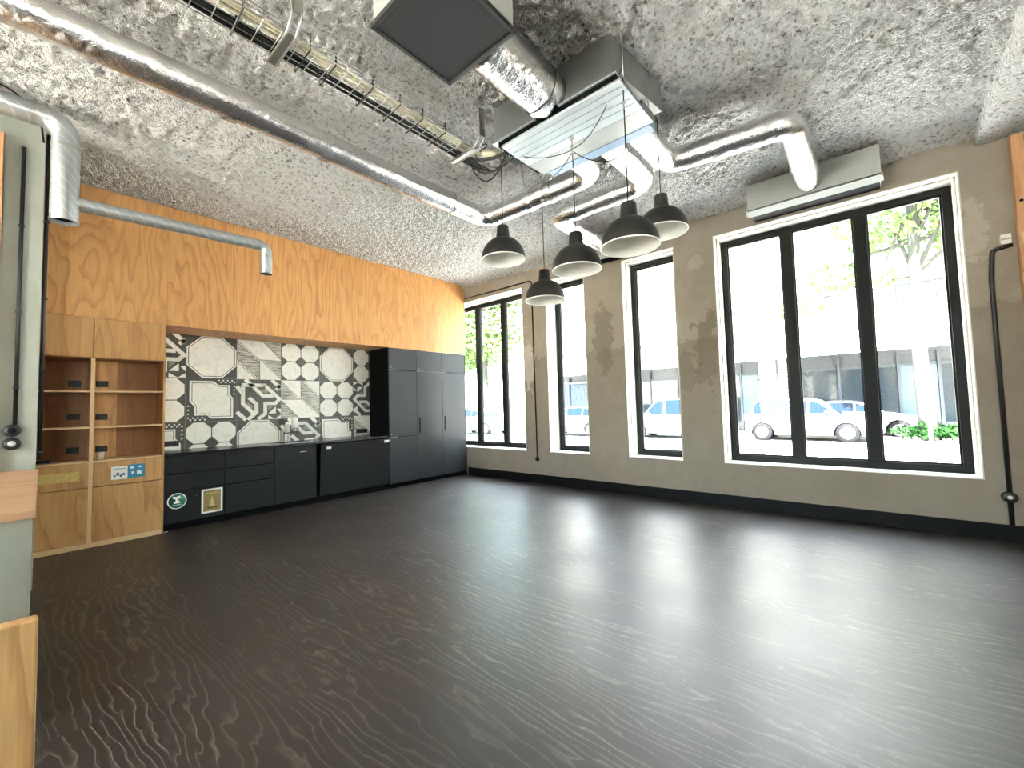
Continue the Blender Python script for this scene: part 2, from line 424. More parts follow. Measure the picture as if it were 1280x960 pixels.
# ceiling: sprayed, lumpy
def build_ceiling():
    fine = .016
    xs = np.concatenate([np.arange(X0, -.6, .08), np.arange(-.6, XW+.02+fine, fine)])
    ys = np.concatenate([np.arange(Y0, -1.6, .08), np.arange(-1.6, YB+.2, fine)])
    nx, ny = len(xs), len(ys); vs = []; N = mnoise.noise
    for y in ys:
        for x in xs:
            n = N((x*12, y*12, 0))*.55+N((x*25, y*25, 3))*.75
            z = H - .008 - .038*max(-.42, n) - .010*N((x*1.7, y*1.7, 9))
            dw = XW-x       # thicker fillet of spray where the ceiling meets the window wall
            if dw < .3: z -= .10*(1-max(dw, 0)/.3)**2*(.7+.3*N((x*5, y*3, 2)))
            vs.append((x, y, z))
    fs = [(j*nx+i, (j+1)*nx+i, (j+1)*nx+i+1, j*nx+i+1) for j in range(ny-1) for i in range(nx-1)]
    me = bpy.data.meshes.new('ceiling'); me.from_pydata(vs, [], fs); me.materials.append(M['spray'])
    me.polygons.foreach_set('use_smooth', [True]*len(fs)); me.update()
    o = bpy.data.objects.new('ceiling', me); C.objects.link(o); struct(o)
build_ceiling()
struct(box(X0-.3, Y0-.3, H+.06, XW+.4, YB+.4, H+.5).build('roof_slab', 'plaster2'))
# downstand beam at the right, sprayed like the ceiling
def build_beam():
    mb = MB(); st = .04; x0, x1, y0, y1, zb = X0, XW, -2.1, -.86, 3.69
    prof = [(y1, H+.02)]+[(y1, z) for z in np.arange(H-.01, zb, -st)]+[(y, zb) for y in np.arange(y1, y0, -st)]+[(y0, z) for z in np.arange(zb, H+.02, st)]
    xs = np.concatenate([np.arange(x0, 1, .2), np.arange(1, x1+st, st)]); n = len(prof)
    for x in xs:
        for (y, z) in prof:
            k = mnoise.noise_vector((x*16, y*16, z*16))*.018+mnoise.noise_vector((x*3, y*3, z*3))*.014
            mb.v.append((min(x+k.x, XW), y+k.y, z+k.z))
    for i in range(len(xs)-1):
        for j in range(n-1): mb.face([i*n+j, i*n+j+1, (i+1)*n+j+1, (i+1)*n+j], 0, True)
    o = mb.build('ceiling_beam', 'spray'); struct(o)
build_beam()

WT = .42    # window wall thickness
WINS = [(4.74, 6.86, [6.17, 5.455]), (3.452, 4.203, []), (2.008, 2.772, []), (-.727, 1.473, [.715, .015])]
def build_window_wall():
    mb = MB(); x0, x1 = XW, XW+WT; top = H+.06
    ys = [Y0-.2]
    for (a, b, _) in sorted(WINS): ys += [a-.0125, b+.0125]
    ys.append(YB+.3)
    for i in range(0, len(ys), 2): mb.box(x0, ys[i], -.12, x1, ys[i+1], top)
    for (a, b, _) in WINS:
        a, b = a-.0125, b+.0125
        mb.box(x0, a, -.12, x1, b, SILL-.0125); mb.box(x0, a, HEAD+.0125, x1, b, top)
    struct(mb.build('wall_right', 'plaster', fix=False))
build_window_wall()
struct(box(X0-.2, YB+.012, -.12, XW+WT, YB+.3, H+.06).build('wall_left', 'roomwhite'))
# tall windows added to the two unseen walls behind the camera for fill light
BACK_FILL = [(1.8, 3.0), (3.6, 4.8)]; FRONT_FILL = [(-2.2, -1.1)]
def open_wall(name, wins, lo, hi, mk):
    mb = MB(); e = [lo]
    for a, b in wins: e += [a, b]
    e.append(hi)
    for i in range(0, len(e), 2): mb.box(*mk(e[i], -.12, e[i+1], H+.06))
    for a, b in wins: mb.box(*mk(a, -.12, b, SILL)); mb.box(*mk(a, HEAD, b, H+.06))
    struct(mb.build(name, 'roomwhite', fix=False))
open_wall('wall_front', FRONT_FILL, X0-.2, XW+WT, lambda a, z0, b, z1: (a, Y0-.2, z0, b, Y0, z1))
open_wall('wall_back', BACK_FILL, Y0, YB+.3, lambda a, z0, b, z1: (X0-.2, a, z0, X0, b, z1))

def build_window(n, a, b, mulls):
    w = struct(bpy.data.objects.new('window_%d' % n, None)); C.objects.link(w); w.location = (XW+.26, (a+b)/2, SILL)
    w['label'] = ['tall three-pane window beside the black cabinets', 'narrow window nearest the three-pane one', 'narrow window beside the big window', 'big three-pane window at the right'][n-1]
    xi, xo = XW+.26, XW+.35; fw = .088
    t = MB()   # white lining of the reveal
    t.box(XW-.004, a, SILL-.012, XW+WT-.01, b, SILL); t.box(XW-.004, a-.012, SILL-.012, XW+WT-.01, a, HEAD+.012)
    t.box(XW-.004, b, SILL-.012, XW+WT-.01, b+.012, HEAD+.012); t.box(XW-.004, a, HEAD, XW+WT-.01, b, HEAD+.012)
    # a stepped inner bead along head and jambs
    t.box(XW+.10, a, SILL, xi, a+.016, HEAD); t.box(XW+.10, b-.016, SILL, xi, b, HEAD); t.box(XW+.10, a, HEAD-.016, xi, b, HEAD)
    t.build('lining', 'lining', w)
    f = MB()
    f.box(xi, a+.012, SILL, xo, b-.012, SILL+.075); f.box(xi, a+.012, HEAD-.085, xo, b-.012, HEAD)
    f.box(xi, a+.004, SILL+.075, xo, a+fw, HEAD-.085); f.box(xi, b-fw, SILL+.075, xo, b-.004, HEAD-.085)
    f.build('frame', 'frame', w, bevel=.004)
    edges = [a+fw]
    for m in sorted(mulls):
        box(xi, m-.058, SILL+.075, xo, m+.058, HEAD-.085).build('mullion', 'frame', w, bevel=.004); edges += [m-.058, m+.058]
    edges.append(b-fw)
    for i in range(0, len(edges), 2):
        p0, p1 = edges[i], edges[i+1]
        bd = MB()
        for (q0, z0, q1, z1) in ((p0, SILL+.075, p1, SILL+.093), (p0, HEAD-.103, p1, HEAD-.085), (p0, SILL+.075, p0+.016, HEAD-.085), (p1-.016, SILL+.075, p1, HEAD-.085)):
            bd.box(xi+.02, q0, z0, xi+.06, q1, z1)
        bd.build('glazing_bead', 'frame', w)
        box(xi+.036, p0, SILL+.075, xi+.042, p1, HEAD-.085).build('pane', 'glass', w)
for i, (a, b, m) in enumerate(WINS): build_window(i+1, a, b, m)
def fill_window(n, mk):
    w = struct(bpy.data.objects.new('window_%d' % n, None)); C.objects.link(w)  # added window out of view, there only to let in fill light
    f = MB()
    for (u0, z0, u1, z1) in ((0, 0, 1, .03), (0, .97, 1, 1), (0, .03, .04, .97), (.96, .03, 1, .97), (.48, .03, .52, .97)): f.box(*mk(u0, z0, u1, z1, .04))
    f.build('frame', 'frame', w); MB().box(*mk(.04, .03, .96, .97, .004)).build('pane', 'glass', w)
for i, (a, b) in enumerate(BACK_FILL): fill_window(5+i, lambda u0, z0, u1, z1, d, a=a, b=b: (X0-.1-d, a+(b-a)*u0, SILL+(HEAD-SILL)*z0, X0-.1+d, a+(b-a)*u1, SILL+(HEAD-SILL)*z1))
for i, (a, b) in enumerate(FRONT_FILL): fill_window(8+i, lambda u0, z0, u1, z1, d, a=a, b=b: (a+(b-a)*u0, Y0-.1-d, SILL+(HEAD-SILL)*z0, a+(b-a)*u1, Y0-.1+d, SILL+(HEAD-SILL)*z1))
struct(MB().box(XW-.018, Y0, 0, XW, YK-.02, .149).build('baseboard_right', 'base', bevel=.004))

# ================================================================== KITCHEN WALL
def bulkhead():
    t = thing('plywood_bulkhead', 'long plywood bulkhead panelling across the top of the kitchen wall, under the ceiling', 'bulkhead', (2.5, YK, 2.415))
    xs = [-.16, 1.055, 2.275, 3.49, 4.71, 5.83]
    for a, b in zip(xs[:-1], xs[1:]):
        box(a+.001, YK, 2.416, b-.001, YK+.018, H-.012).build('front_panel', 'ply', t)
    box(1.05, YK+.018, 2.416, 4.02, YB, 2.434).build('soffit', 'plyx', t)
bulkhead()
for k, x in enumerate((1.616, 2.197, 2.762, 3.34)):
    w = ['closest to the shelves', 'second from the shelves', 'third from the shelves', 'closest to the tall black cabinets'][k]
    t = thing('recessed_downlight', 'small dark recessed downlight under the plywood bulkhead, '+w, 'downlight', (x, YK+.22, 2.412), 'downlights under the bulkhead')
    MB().lathe([(.030, 2.4155), (.044, 2.4155), (.046, 2.411), (.030, 2.408), (.028, 2.4155)], (x, YK+.22, 0), 24).build('ring', 'steel', t)
    MB().lathe([(.0005, 2.4135), (.029, 2.4135)], (x, YK+.22, 0), 24).build('lens', 'blackdark', t)

def shelving():
    t = thing('shelving_unit', 'plywood shelving unit with two bays of open shelves above drawers and doors', 'shelving', (.5, YK+.3, 0))
    x0, xm, x1 = -.13, .447, 1.048; yb = YK+.36
    box(x0, YK, .03, x0+.018, yb+.24, 2.414).build('side_panel', 'plyedge', t)
    box(x1-.018, YK-.002, .0, x1, yb+.24, 2.414).build('side_panel', ['plyd'], t)
    box(xm-.016, YK-.002, .03, xm+.016, yb, 1.985).build('divider', 'plyedge', t)
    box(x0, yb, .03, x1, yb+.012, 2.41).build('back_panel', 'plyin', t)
    for (a, b) in ((x0+.018, xm-.016), (xm+.016, x1-.018)):
        for z in (1.628, 1.245, .885):
            s = MB().box(a, YK+.004, z-.009, b, yb, z+.009); s.build('shelf', 'plyedge', t)
        box(a-.012, YK-.004, 1.992, b+.012, YK+.016, 2.413).build('top_door', 'plyd', t, bevel=.0015)
        d = box(a+.002, YK-.004, .622, b-.002, YK+.016, .872).build('drawer', 'plyd', t, bevel=.0015)
        box(a+.002, YK-.004, .055, b-.002, YK+.016, .614).build('door', 'plyd', t, bevel=.0015)
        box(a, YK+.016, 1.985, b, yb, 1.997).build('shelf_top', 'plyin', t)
    box(x0, YK-.012, 0, x1-.018, YK+.02, .05).build('plinth', 'plyedge', t)
    box(xm+.016, yb-.012, .894, xm+.225, yb, 1.985).build('cable_cover', 'plyd', t)
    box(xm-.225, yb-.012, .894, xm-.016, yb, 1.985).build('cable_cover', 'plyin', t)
shelving()
yb = YK+.348
for k, (x, z) in enumerate(((.331, 1.722), (.548, 1.727), (.329, 1.365), (.548, 1.357), (.329, 1.0), (.553, .996))):
    lab = 'black double socket in the %s compartment of the %s shelf bay' % (('top', 'top', 'middle', 'middle', 'bottom', 'bottom')[k], ('left', 'right')[k % 2])
    t = thing('wall_socket', lab, 'socket', (x, yb, z), 'sockets in the shelving unit')
    box(x-.05, yb-.012, z-.034, x+.05, yb, z+.034).build('plate', 'blackrubber', t, bevel=.004)
    for dx in (-.024, .024): MB().lathe([(.019, 0), (.019, -.003), (.015, -.003), (.014, .004), (.001, .004)], (x+dx, yb-.0125, z), 16, axis='Y').build('outlet', 'blackdark', t)
t = thing('drinking_glass', 'small clear glass left on the bottom right shelf', 'glass', (.53, YK+.10, .894))
MB().lathe([(.001, .894), (.026, .895), (.030, .975), (.028, .975), (.024, .902), (.001, .901)], (.53, YK+.10, 0), 20).build('bowl', 'plastic', t)
o = MB().tube([(.10+.05*math.cos(a)*(1+.02*a), YK+.12+.04*math.sin(a), .902+.0014*a) for a in np.arange(0, 6*PI, .4)], .006, 8).build('coiled_cable', 'cable', loc=(.10, YK+.12, .894))
tag(o, 'black cable coiled on the bottom left shelf', 'cable')

# stickers on the shelving fronts
yf = YK-.0045
def sticker(name, label, x, z): return thing(name, label, 'sticker', (x, yf, z))
t = sticker('blue_white_sticker', 'white and blue sticker on the right plywood drawer', .74, .74)
box(.603, yf-.001, .672, .735, yf, .812).build('white_half', 'white', t)
box(.735, yf-.001, .676, .878, yf, .820).build('blue_half', 'blue', t)
mb = MB()
for (a, b, c, d) in ((.622, .70, .640, .722), (.645, .712, .668, .745), (.672, .694, .690, .722), (.694, .710, .712, .738)): mb.box(a, yf-.0016, b, c, yf-.001, d)
mb.box(.618, yf-.0016, .782, .718, yf-.001, .788); mb.build('printed_picture', 'greyprint', t)
for (a, b, c, d) in ((.757, .775, .787, .798), (.822, .782, .852, .800), (.768, .715, .784, .745), (.812, .708, .850, .748)): box(a, yf-.0016, b, c, yf-.001, d).build('printed_icon', 'white', t)
t = sticker('yellow_sticker', 'long faded yellow sticker on the left plywood drawer', .23, .75)
box(.06, yf-.001, .70, .365, yf, .795).build('strip', 'yellow', t)
mb = MB()
for k in range(9):
    x = .085+k*.03; mb.box(x, yf-.0016, .735, x+.018, yf-.001, .752+.012*((k*7) % 3))
mb.build('pale_print', 'tan', t)

# base cabinets
yc = YK
def knob(x, z, p): MB().lathe([(.006, 0), (.006, -.012), (.011, -.016), (.011, -.022), (.001, -.024)], (x, yc-.001, z), 12, axis='Y').build('knob', 'blackrubber', p)
def carcass(t, x0, x1, z0=.09, z1=.868, y0=YK+.02):
    mb = MB(); mb.box(x0, y0, z0, x0+.016, YB-.01, z1); mb.box(x1-.016, y0, z0, x1, YB-.01, z1); mb.box(x0+.016, y0, z0, x1-.016, YB-.01, z0+.016); mb.box(x0+.016, YB-.03, z0+.016, x1-.016, YB-.01, z1)
    mb.build('carcass', 'blackdark', t)
    box(x0, YK+.05, 0, x1, YK+.066, z0).build('plinth', 'blackdark', t)
for k, (x0, x1) in enumerate(((1.052, 1.648), (1.652, 2.232))):
    t = thing('drawer_cabinet', ['black three-drawer base cabinet beside the plywood shelves', 'black three-drawer base cabinet next to the sink cabinet'][k], 'cabinet', ((x0+x1)/2, YK+.3, 0), 'black base cabinets')
    carcass(t, x0, x1)
    for (z0, z1) in ((.662, .866), (.462, .656), (.092, .456)):
        d = box(x0+.002, yc, z0, x1-.002, yc+.02, z1).build('drawer', 'blackfront', t, bevel=.002)
        knob((x0+x1)/2, z1-.075, d)
t = thing('sink_cabinet', 'black base cabinet with one door below the tap', 'cabinet', (2.51, YK+.3, 0), 'black base cabinets')
carcass(t, 2.236, 2.800)
d = box(2.238, yc, .092, 2.798, yc+.02, .866).build('door', 'blackfront', t, bevel=.002)
MB().tube([(2.56, yc, .775), (2.56, yc-.018, .775), (2.66, yc-.018, .775), (2.66, yc, .775)], .005, 8).build('handle', 'chrome', d)
t = thing('flap_cabinet', 'wide black base cabinet with its front flap tilted slightly open at the top', 'cabinet', (3.42, YK+.3, 0), 'black base cabinets')
carcass(t, 2.806, 4.012)
fl = MB().hexa([(2.845, yc-.004, .098), (4.010, yc-.004, .098), (4.010, yc+.018, .098), (2.845, yc+.018, .098),
                (2.845, yc-.066, .858), (4.010, yc-.066, .858), (4.010, yc-.044, .858), (2.845, yc-.044, .858)]).build('flap', 'blackfront', t, bevel=.003)
def on_flap(z): return yc-.004-.062*(z-.098)/.76-.0008
def flap_label(x0, x1, z0, z1, mat, name, p):
    return MB().hexa([(x0, on_flap(z0)-.001, z0), (x1, on_flap(z0)-.001, z0), (x1, on_flap(z0), z0), (x0, on_flap(z0), z0), (x0, on_flap(z1)-.001, z1), (x1, on_flap(z1)-.001, z1), (x1, on_flap(z1), z1), (x0, on_flap(z1), z1)]).build(name, mat, p)
s = thing('white_label', 'small white label at the top left of the black flap', 'sticker', (2.96, on_flap(.8), .8))
flap_label(2.925, 2.995, .785, .818, 'white', 'paper', s)
s = thing('grey_label', 'pale grey label with two dark squares at the top right of the black flap', 'sticker', (3.95, on_flap(.8), .82))
flap_label(3.895, 4.008, .80, .838, 'white', 'paper', s)
for a in (3.903, 3.975):
    z0, z1 = .808, .830; box(a, on_flap(z1)-.0022, z0, a+.025, on_flap(z1)-.001, z1).build('printed_square', 'greyprint', s)
o = MB().box(1.050, YK-.018, .870, 4.016, YB-.002, .905).build('worktop', 'worktop', loc=(2.5, YK+.3, .87), bevel=.003)
tag(o, 'long black worktop over the base cabinets', 'worktop')
# sink let into the worktop
t = thing('kitchen_sink', 'dark sink set into the black worktop below the tap', 'sink', (2.55, YK+.3, .905))
mb = MB(); a, b, c, e = 2.33, YK+.10, 2.80, YK+.46
for (p, q) in (((a, b), (c, b+.02)), ((a, e-.02), (c, e)), ((a, b+.02), (a+.02, e-.02)), ((c-.02, b+.02), (c, e-.02))): mb.box(p[0], p[1], .9052, q[0], q[1], .909)
mb.build('rim', 'chrome', t); box(a+.02, b+.02, .9052, c-.02, e-.02, .9064).build('basin', 'blackdark', t)
# tap with a filter
t = thing('kitchen_tap', 'steel tap with a white water filter standing on the black worktop', 'tap', (2.50, 6.72, .905))
MB().lathe([(.001, .905), (.028, .905), (.028, .915), (.017, .922), (.017, 1.075), (.012, 1.085), (.001, 1.086)], (2.50, 6.72, 0), 20).build('body', 'chrome', t)
MB().tube(rounded([(2.50, 6.72, 1.03), (2.56, 6.66, 1.04), (2.66, 6.60, 1.055), (2.665, 6.59, 1.02)], .02, 4), .009, 10).build('spout', 'blackrubber', t)
MB().tube([(2.50, 6.72, 1.085), (2.47, 6.69, 1.10), (2.43, 6.66, 1.10)], .007, 8).build('lever', 'blackrubber', t)
MB().lathe([(.001, .905), (.020, .905), (.020, 1.17), (.001, 1.17)], (2.60, 6.74, 0), 18).build('filter_pipe', 'white', t)
f = MB().lathe([(.001, 1.09), (.046, 1.09), (.046, 1.245), (.040, 1.258), (.001, 1.262)], (2.655, 6.66, 0), 24).build('filter', 'white', t)
MB().lathe([(.0465, 1.092), (.0485, 1.092), (.0485, 1.112), (.0465, 1.112)], (2.655, 6.66, 0), 24).build('collar', 'chrome', f)
MB().lathe([(.001, 1.05), (.018, 1.05), (.024, 1.09), (.001, 1.09)], (2.655, 6.66, 0), 18).build('nozzle', 'plastic', f)

# tall cabinets
t = thing('tall_cabinet', 'narrow tall black cabinet of three doors beside the tiled backsplash', 'cabinet', (4.31, YK+.3, 0), 'tall black cabinets')
mb = MB().box(4.018, YK+.002, .03, 4.036, YB, 2.414); mb.box(4.592, YK+.02, .08, 4.608, YB, 2.414); mb.box(4.036, YK+.02, .08, 4.592, YB, .096); mb.build('carcass', 'blackdark', t)
box(4.036, YK+.05, 0, 4.608, YK+.066, .08).build('plinth', 'blackdark', t)
def lock(x, z, p): MB().lathe([(.010, 0), (.010, -.003), (.004, -.0035), (.001, -.001)], (x, yc-.0005, z), 14, axis='Y').build('lock', 'steel', p)
for (z0, z1, lk) in ((2.036, 2.411, 2.075), (.872, 2.030, .92), (.084, .866, None)):
    d = box(4.038, yc, z0, 4.606, yc+.02, z1).build('door', 'tallfront', t, bevel=.002)
    if lk: lock(4.075, lk, d)
t = thing('tall_cabinet', 'double tall black cabinet with two slot handles in the window corner', 'cabinet', (5.21, YK+.3, 0), 'tall black cabinets')
mb = MB().box(4.611, YK+.02, .08, 4.627, YB, 2.414); mb.box(5.790, YK+.002, .0, 5.808, YB, 2.414); mb.box(4.627, YK+.02, .08, 5.79, YB, .096); mb.build('carcass', 'blackdark', t)
box(4.611, YK+.05, 0, 5.79, YK+.066, .08).build('plinth', 'blackdark', t)
for (x0, x1, hx) in ((4.612, 5.200, 4.668), (5.204, 5.789, 5.262)):
    d = box(x0, yc, 2.036, x1, yc+.02, 2.411).build('top_door', 'tallfront', t, bevel=.002); lock(x0+.035, 2.075, d)
    d = box(x0, yc, .084, x1, yc+.02, 2.030).build('door', 'tallfront', t, bevel=.002)
    box(hx-.018, yc-.002, .91, hx+.018, yc+.001, 1.188).build('slot_handle', 'blackdark', d, bevel=.001)

# stickers on the black drawers
yf = yc-.0005
t = thing('green_sticker', 'round green sticker with a white symbol on the black drawer beside the shelves', 'sticker', (1.172, yf, .343))
MB().lathe([(.092, 0), (.092, -.001), (.080, -.0012), (.080, 0)], (1.172, yf, .343), 40, axis='Y').build('white_rim', 'white', t)
MB().lathe([(.0005, -.0012), (.081, -.0012), (.081, 0)], (1.172, yf, .343), 40, axis='Y').build('green_disc', 'green', t)
cx, cz = 1.172, .35
mb = MB()
mb.prism([(cx-.04, yf-.0018, cz+.050), (cx-.01, yf-.0018, cz+.040), (cx+.03, yf-.0018, cz+.054), (cx+.032, yf-.0018, cz+.032), (cx+.012, yf-.0018, cz+.014), (cx+.015, yf-.0018, cz-.008), (cx+.035, yf-.0018, cz-.022), (cx+.03, yf-.0018, cz-.034), (cx-.03, yf-.0018, cz-.036), (cx-.030, yf-.0018, cz-.022), (cx-.012, yf-.0018, cz-.006), (cx-.014, yf-.0018, cz+.014), (cx-.042, yf-.0018, cz+.03)], (0, .0006, 0))
mb.build('white_symbol', 'white', t)
mb = MB()
for k in range(8): mb.box(cx-.045+k*.0115, yf-.0018, cz-.058+.002*((k-3.5)**2)*.12, cx-.037+k*.0115, yf-.0012, cz-.050+.002*((k-3.5)**2)*.12)
mb.build('white_print', 'white', t)
t = thing('brown_sign', 'white-edged olive brown sign stuck on the black drawers', 'sign', (1.518, yf, .289))
box(1.409, yf-.002, .143, 1.627, yf, .433).build('white_border', 'white', t)
box(1.428, yf-.0028, .163, 1.608, yf-.002, .414).build('brown_print', 'brownsign', t)
mb = MB()
for k in range(9): mb.box(1.445+k*.0165, yf-.0034, .372, 1.456+k*.0165, yf-.0028, .386)
mb.build('pale_heading', 'tan', t)
mb = MB().prism([(1.488, yf-.0034, .215), (1.548, yf-.0034, .215), (1.522, yf-.0034, .335), (1.512, yf-.0034, .335)], (0, .0006, 0))
mb.build('pale_symbol', 'tan', t)
box(1.468, yf-.0034, .198, 1.566, yf-.0028, .208).build('dark_line', 'blackfront', t)
t = thing('plastic_clip', 'tiny white clip lying at the foot of the black drawers', 'clip', (1.075, YK+.03, 0))
box(1.06, YK+.015, 0, 1.095, YK+.03, .008).build('body', 'white', t, bevel=.002)

# ------------------------------------------------------------------ tiled backsplash
def clip(poly, u0, u1, v0, v1):
    for ax, lim, sg in ((0, u0, 1), (0, u1, -1), (1, v0, 1), (1, v1, -1)):
        out = []
        for i in range(len(poly)):
            a, b = poly[i-1], poly[i]; da, db = sg*(a[ax]-lim), sg*(b[ax]-lim)
            if (da >= 0) != (db >= 0):
                k = da/(da-db); out.append((a[0]+(b[0]-a[0])*k, a[1]+(b[1]-a[1])*k))
            if db >= 0: out.append(b)
        poly = out
        if len(poly) < 3: return []
    return poly
def octo(cx, cy, h, c): return [(cx-h+c, cy-h), (cx+h-c, cy-h), (cx+h, cy-h+c), (cx+h, cy+h-c), (cx+h-c, cy+h), (cx-h+c, cy+h), (cx-h, cy+h-c), (cx-h, cy-h+c)]
def band(pts, w):
    out = []
    for i in range(len(pts)-1):
        (x0, y0), (x1, y1) = pts[i], pts[i+1]; L = math.hypot(x1-x0, y1-y0); dx, dy = (x1-x0)/L, (y1-y0)/L; e = w*.32
        x0, y0 = x0-dx*(e if i else 0), y0-dy*(e if i else 0)
        nx, ny = -dy*w/2, dx*w/2; out.append([(x0+nx, y0+ny), (x1+nx, y1+ny), (x1-nx, y1-ny), (x0-nx, y0-ny)])
    return out
def shrink(p, k, c=(.5, .5)): return [(c[0]+(x-c[0])*k, c[1]+(y-c[1])*k) for x, y in p]
DK, WH, LN, GR, WD = 0, 1, 2, 3, 4
def tile(kind):
    """polygons (points with v measured from the top, material, layer)"""
    o = [([(0, 0), (1, 0), (1, 1), (0, 1)], DK, 0)]
    if kind == 'A':
        o += [(octo(.5, .5, .49, .29), WH, 1), (octo(.5, .5, .462, .273), LN, 2), (octo(.5, .5, .448, .265), WH, 3)]
    if kind == 'D':
        for cx in (.252, .748):
            for cy in (.252, .748): o.append((octo(cx, cy, .238, .138), WH, 1))
    if kind == 'B':
        o[0] = (o[0][0], WH, 0)
        o += [([(.55, 0), (1, 0), (1, .47)], WD, 1), ([(0, .10), (.5, .55), (.5, 1), (0, .52)], WD, 1), ([(.56, .5), (1, .5), (1, .96)], WD, 1)]
        for l in ([(0, .10), (.5, .55)], [(0, .05), (.5, .50)], [(0, .52), (.5, 1)], [(0, .58), (.44, 1)], [(.55, 0), (1, .47)], [(.5, .5), (1, .5)], [(.5, .5), (.5, 1)], [(.52, .5), (1, .98)]):
            o += [(q, LN, 2) for q in band(l, .014)]
    if kind == 'C':
        w = .088
        for l in ([(.13, .62), (.13, .14), (.62, .14), (.96, .48)], [(.18, 0), (.58, .41), (.82, .41)], [(.13, .60), (.36, .84)],
                  [(.26, .45), (.43, .62), (.43, .82), (.24, 1)], [(1, .46), (.87, .60), (.63, .60), (.63, .86), (.46, 1)],
                  [(.78, 0), (1, .21)], [(1, .12), (.88, .25)], [(0, .17), (.11, .33)], [(0, .80), (.2, 1)]):
            o += [(q, WH, 2) for q in band(l, w)]
        o += [([(.62, .22), (.74, .30), (.62, .34), (.52, .27)], GR, 1), ([(.22, .55), (.34, .66), (.34, .74), (.22, .64)], GR, 1),
              ([(.70, .86), (.88, .68), (.88, .86)], WH, 2), ([(.70, .66), (.84, .66), (.70, .80)], GR, 2), ([(.70, .90), (.86, 1), (.70, 1)], WH, 2), ([(1, .74), (.9, .74), (1, .86)], WH, 2), ([(1, .90), (.86, 1), (1, 1)], WH, 1)]
    if kind == 'E':
        p = [(.07, .06), (.53, .06), (.63, .15), (.855, .15), (.855, .36), (.93, .47), (.93, .94), (.49, .94), (.40, .86), (.165, .86), (.165, .66), (.07, .53)]
        o += [(p, WH, 1), (shrink(p, .905), LN, 2), (shrink(p, .875), WH, 3)]
        for i in range(9):
            for j in range(9):
                if (i+j) % 2: continue
                u, v = .62+i*.045, .025+j*.045
                if u < .97 and v < .40 and (v < .10 or u > .895):
                    o += [([(u, v), (u+.032, v), (u+.032, v+.032), (u, v+.032)], WH, 1), ([(1-u-.032, 1-v-.032), (1-u, 1-v-.032), (1-u, 1-v), (1-u-.032, 1-v)], WH, 1)]
    return o
def backsplash():
    t = thing('tiled_backsplash', 'black and white patterned tile backsplash above the black worktop', 'backsplash', (2.5, YB, .905))
    S = .588; cols = [1.356-S, 1.356, 1.944, 2.533, 3.122, 3.712]; rows = [2.430, 1.842, 1.254]
    lay = [[('C', 0), ('A', 0), ('B', 0), ('D', 0), ('A', 0), ('D', 0)], [('D', 0), ('E', 0), ('C', 0), ('B', 2), ('D', 0), ('C', 2)], [('E', 2), ('D', 0), ('A', 0), ('C', 0), ('E', 0), ('B', 0)]]
    mb = MB(); g = .0035
    for r, zt in enumerate(rows):
        for c, xl in enumerate(cols):
            k, rot = lay[r][c]
            for (poly, mi, ly) in tile(k):
                if rot == 2: poly = [(1-u, 1-v) for u, v in poly]
                poly = [(g+u*(1-2*g), g+v*(1-2*g)) for u, v in poly]
                pts = clip([(xl+u*S, zt-v*S) for u, v in poly], 1.050, 4.016, .906, 2.415)
                if pts: mb.poly([(x, YB-.002-.0007*ly, z) for x, z in pts], mi)
    mb.build('tiles', ['tdark', 'twhite', 'tline', 'tgrey', 'twood'], t, fix=False)
    box(1.050, YB-.0015, .88, 4.016, YB+.01, 2.43).build('grout_bed', 'tgrey', t)
backsplash()
for (x, z, lab) in ((1.19, .985, 'black double socket on the tiles at the left end of the worktop'), (3.86, .985, 'black double socket on the tiles next to the tall black cabinets')):
    t = thing('wall_socket', lab, 'socket', (x, YB-.006, z), 'sockets over the worktop')
    box(x-.105, YB-.016, z-.036, x+.105, YB-.005, z+.036).build('plate', 'blackrubber', t, bevel=.004)
    for dx in (-.05, .05): MB().lathe([(.022, 0), (.022, -.003), (.018, -.003), (.017, .004), (.001, .004)], (x+dx, YB-.0165, z), 16, axis='Y').build('outlet', 'blackdark', t)

# ================================================================== LEFT FOREGROUND
o = struct(box(-.75, 5.10, 0, .053, YK-.012, H).build('column_left', 'column', bevel=.006)); o['label'] = 'grey painted column at the left edge'
o = MB().box(-.30, 5.03, .955, -.165, 5.098, 3.6).build('timber_post', 'pine', loc=(-.23, 5.06, 0), bevel=.004)
tag(o, 'timber post against the grey column at the left edge', 'post')
def conduit(name, label, path, r, mat='blackrubber'):
    t = thing(name, label, 'conduit', path[0]); MB().tube(path, r, 10).build('pipe', mat, t); return t
yc2 = 5.088
t = conduit('cable_conduit', 'black conduit down the face of the grey column to a pair of round sockets', [(-.063, yc2, 3.55), (-.063, yc2, 1.31)], .013)
for z in (2.9, 2.2, 1.6): box(-.08, yc2-.014, z-.008, -.046, 5.0985, z+.008).build('clip', 'blackrubber', t, bevel=.002)
t = thing('wall_socket', 'pair of round black sockets on the face of the grey column', 'socket', (-.075, 5.098, 1.22))
for z in (1.265, 1.165):
    s = MB().lathe([(.048, 0), (.048, -.034), (.040, -.044), (.001, -.044)], (-.075, 5.0985, z), 24, axis='Y').build('socket_body', 'blackrubber', t)
    MB().lathe([(.022, 0), (.020, -.003), (.001, -.003)], (-.075, 5.054, z), 16, axis='Y').build('socket_face', 'greymetal' if z < 1.2 else 'blackdark', s)
t = conduit('cable_conduit', 'thick black conduit down the edge of the grey column next to the plywood', [(.070, 5.17, 3.75), (.070, 5.17, 1.02)], .014)
for z in (3.0, 2.35, 1.75, 1.08): box(.054, 5.15, z-.008, .090, 5.19, z+.008).build('clip', 'blackrubber', t, bevel=.002)
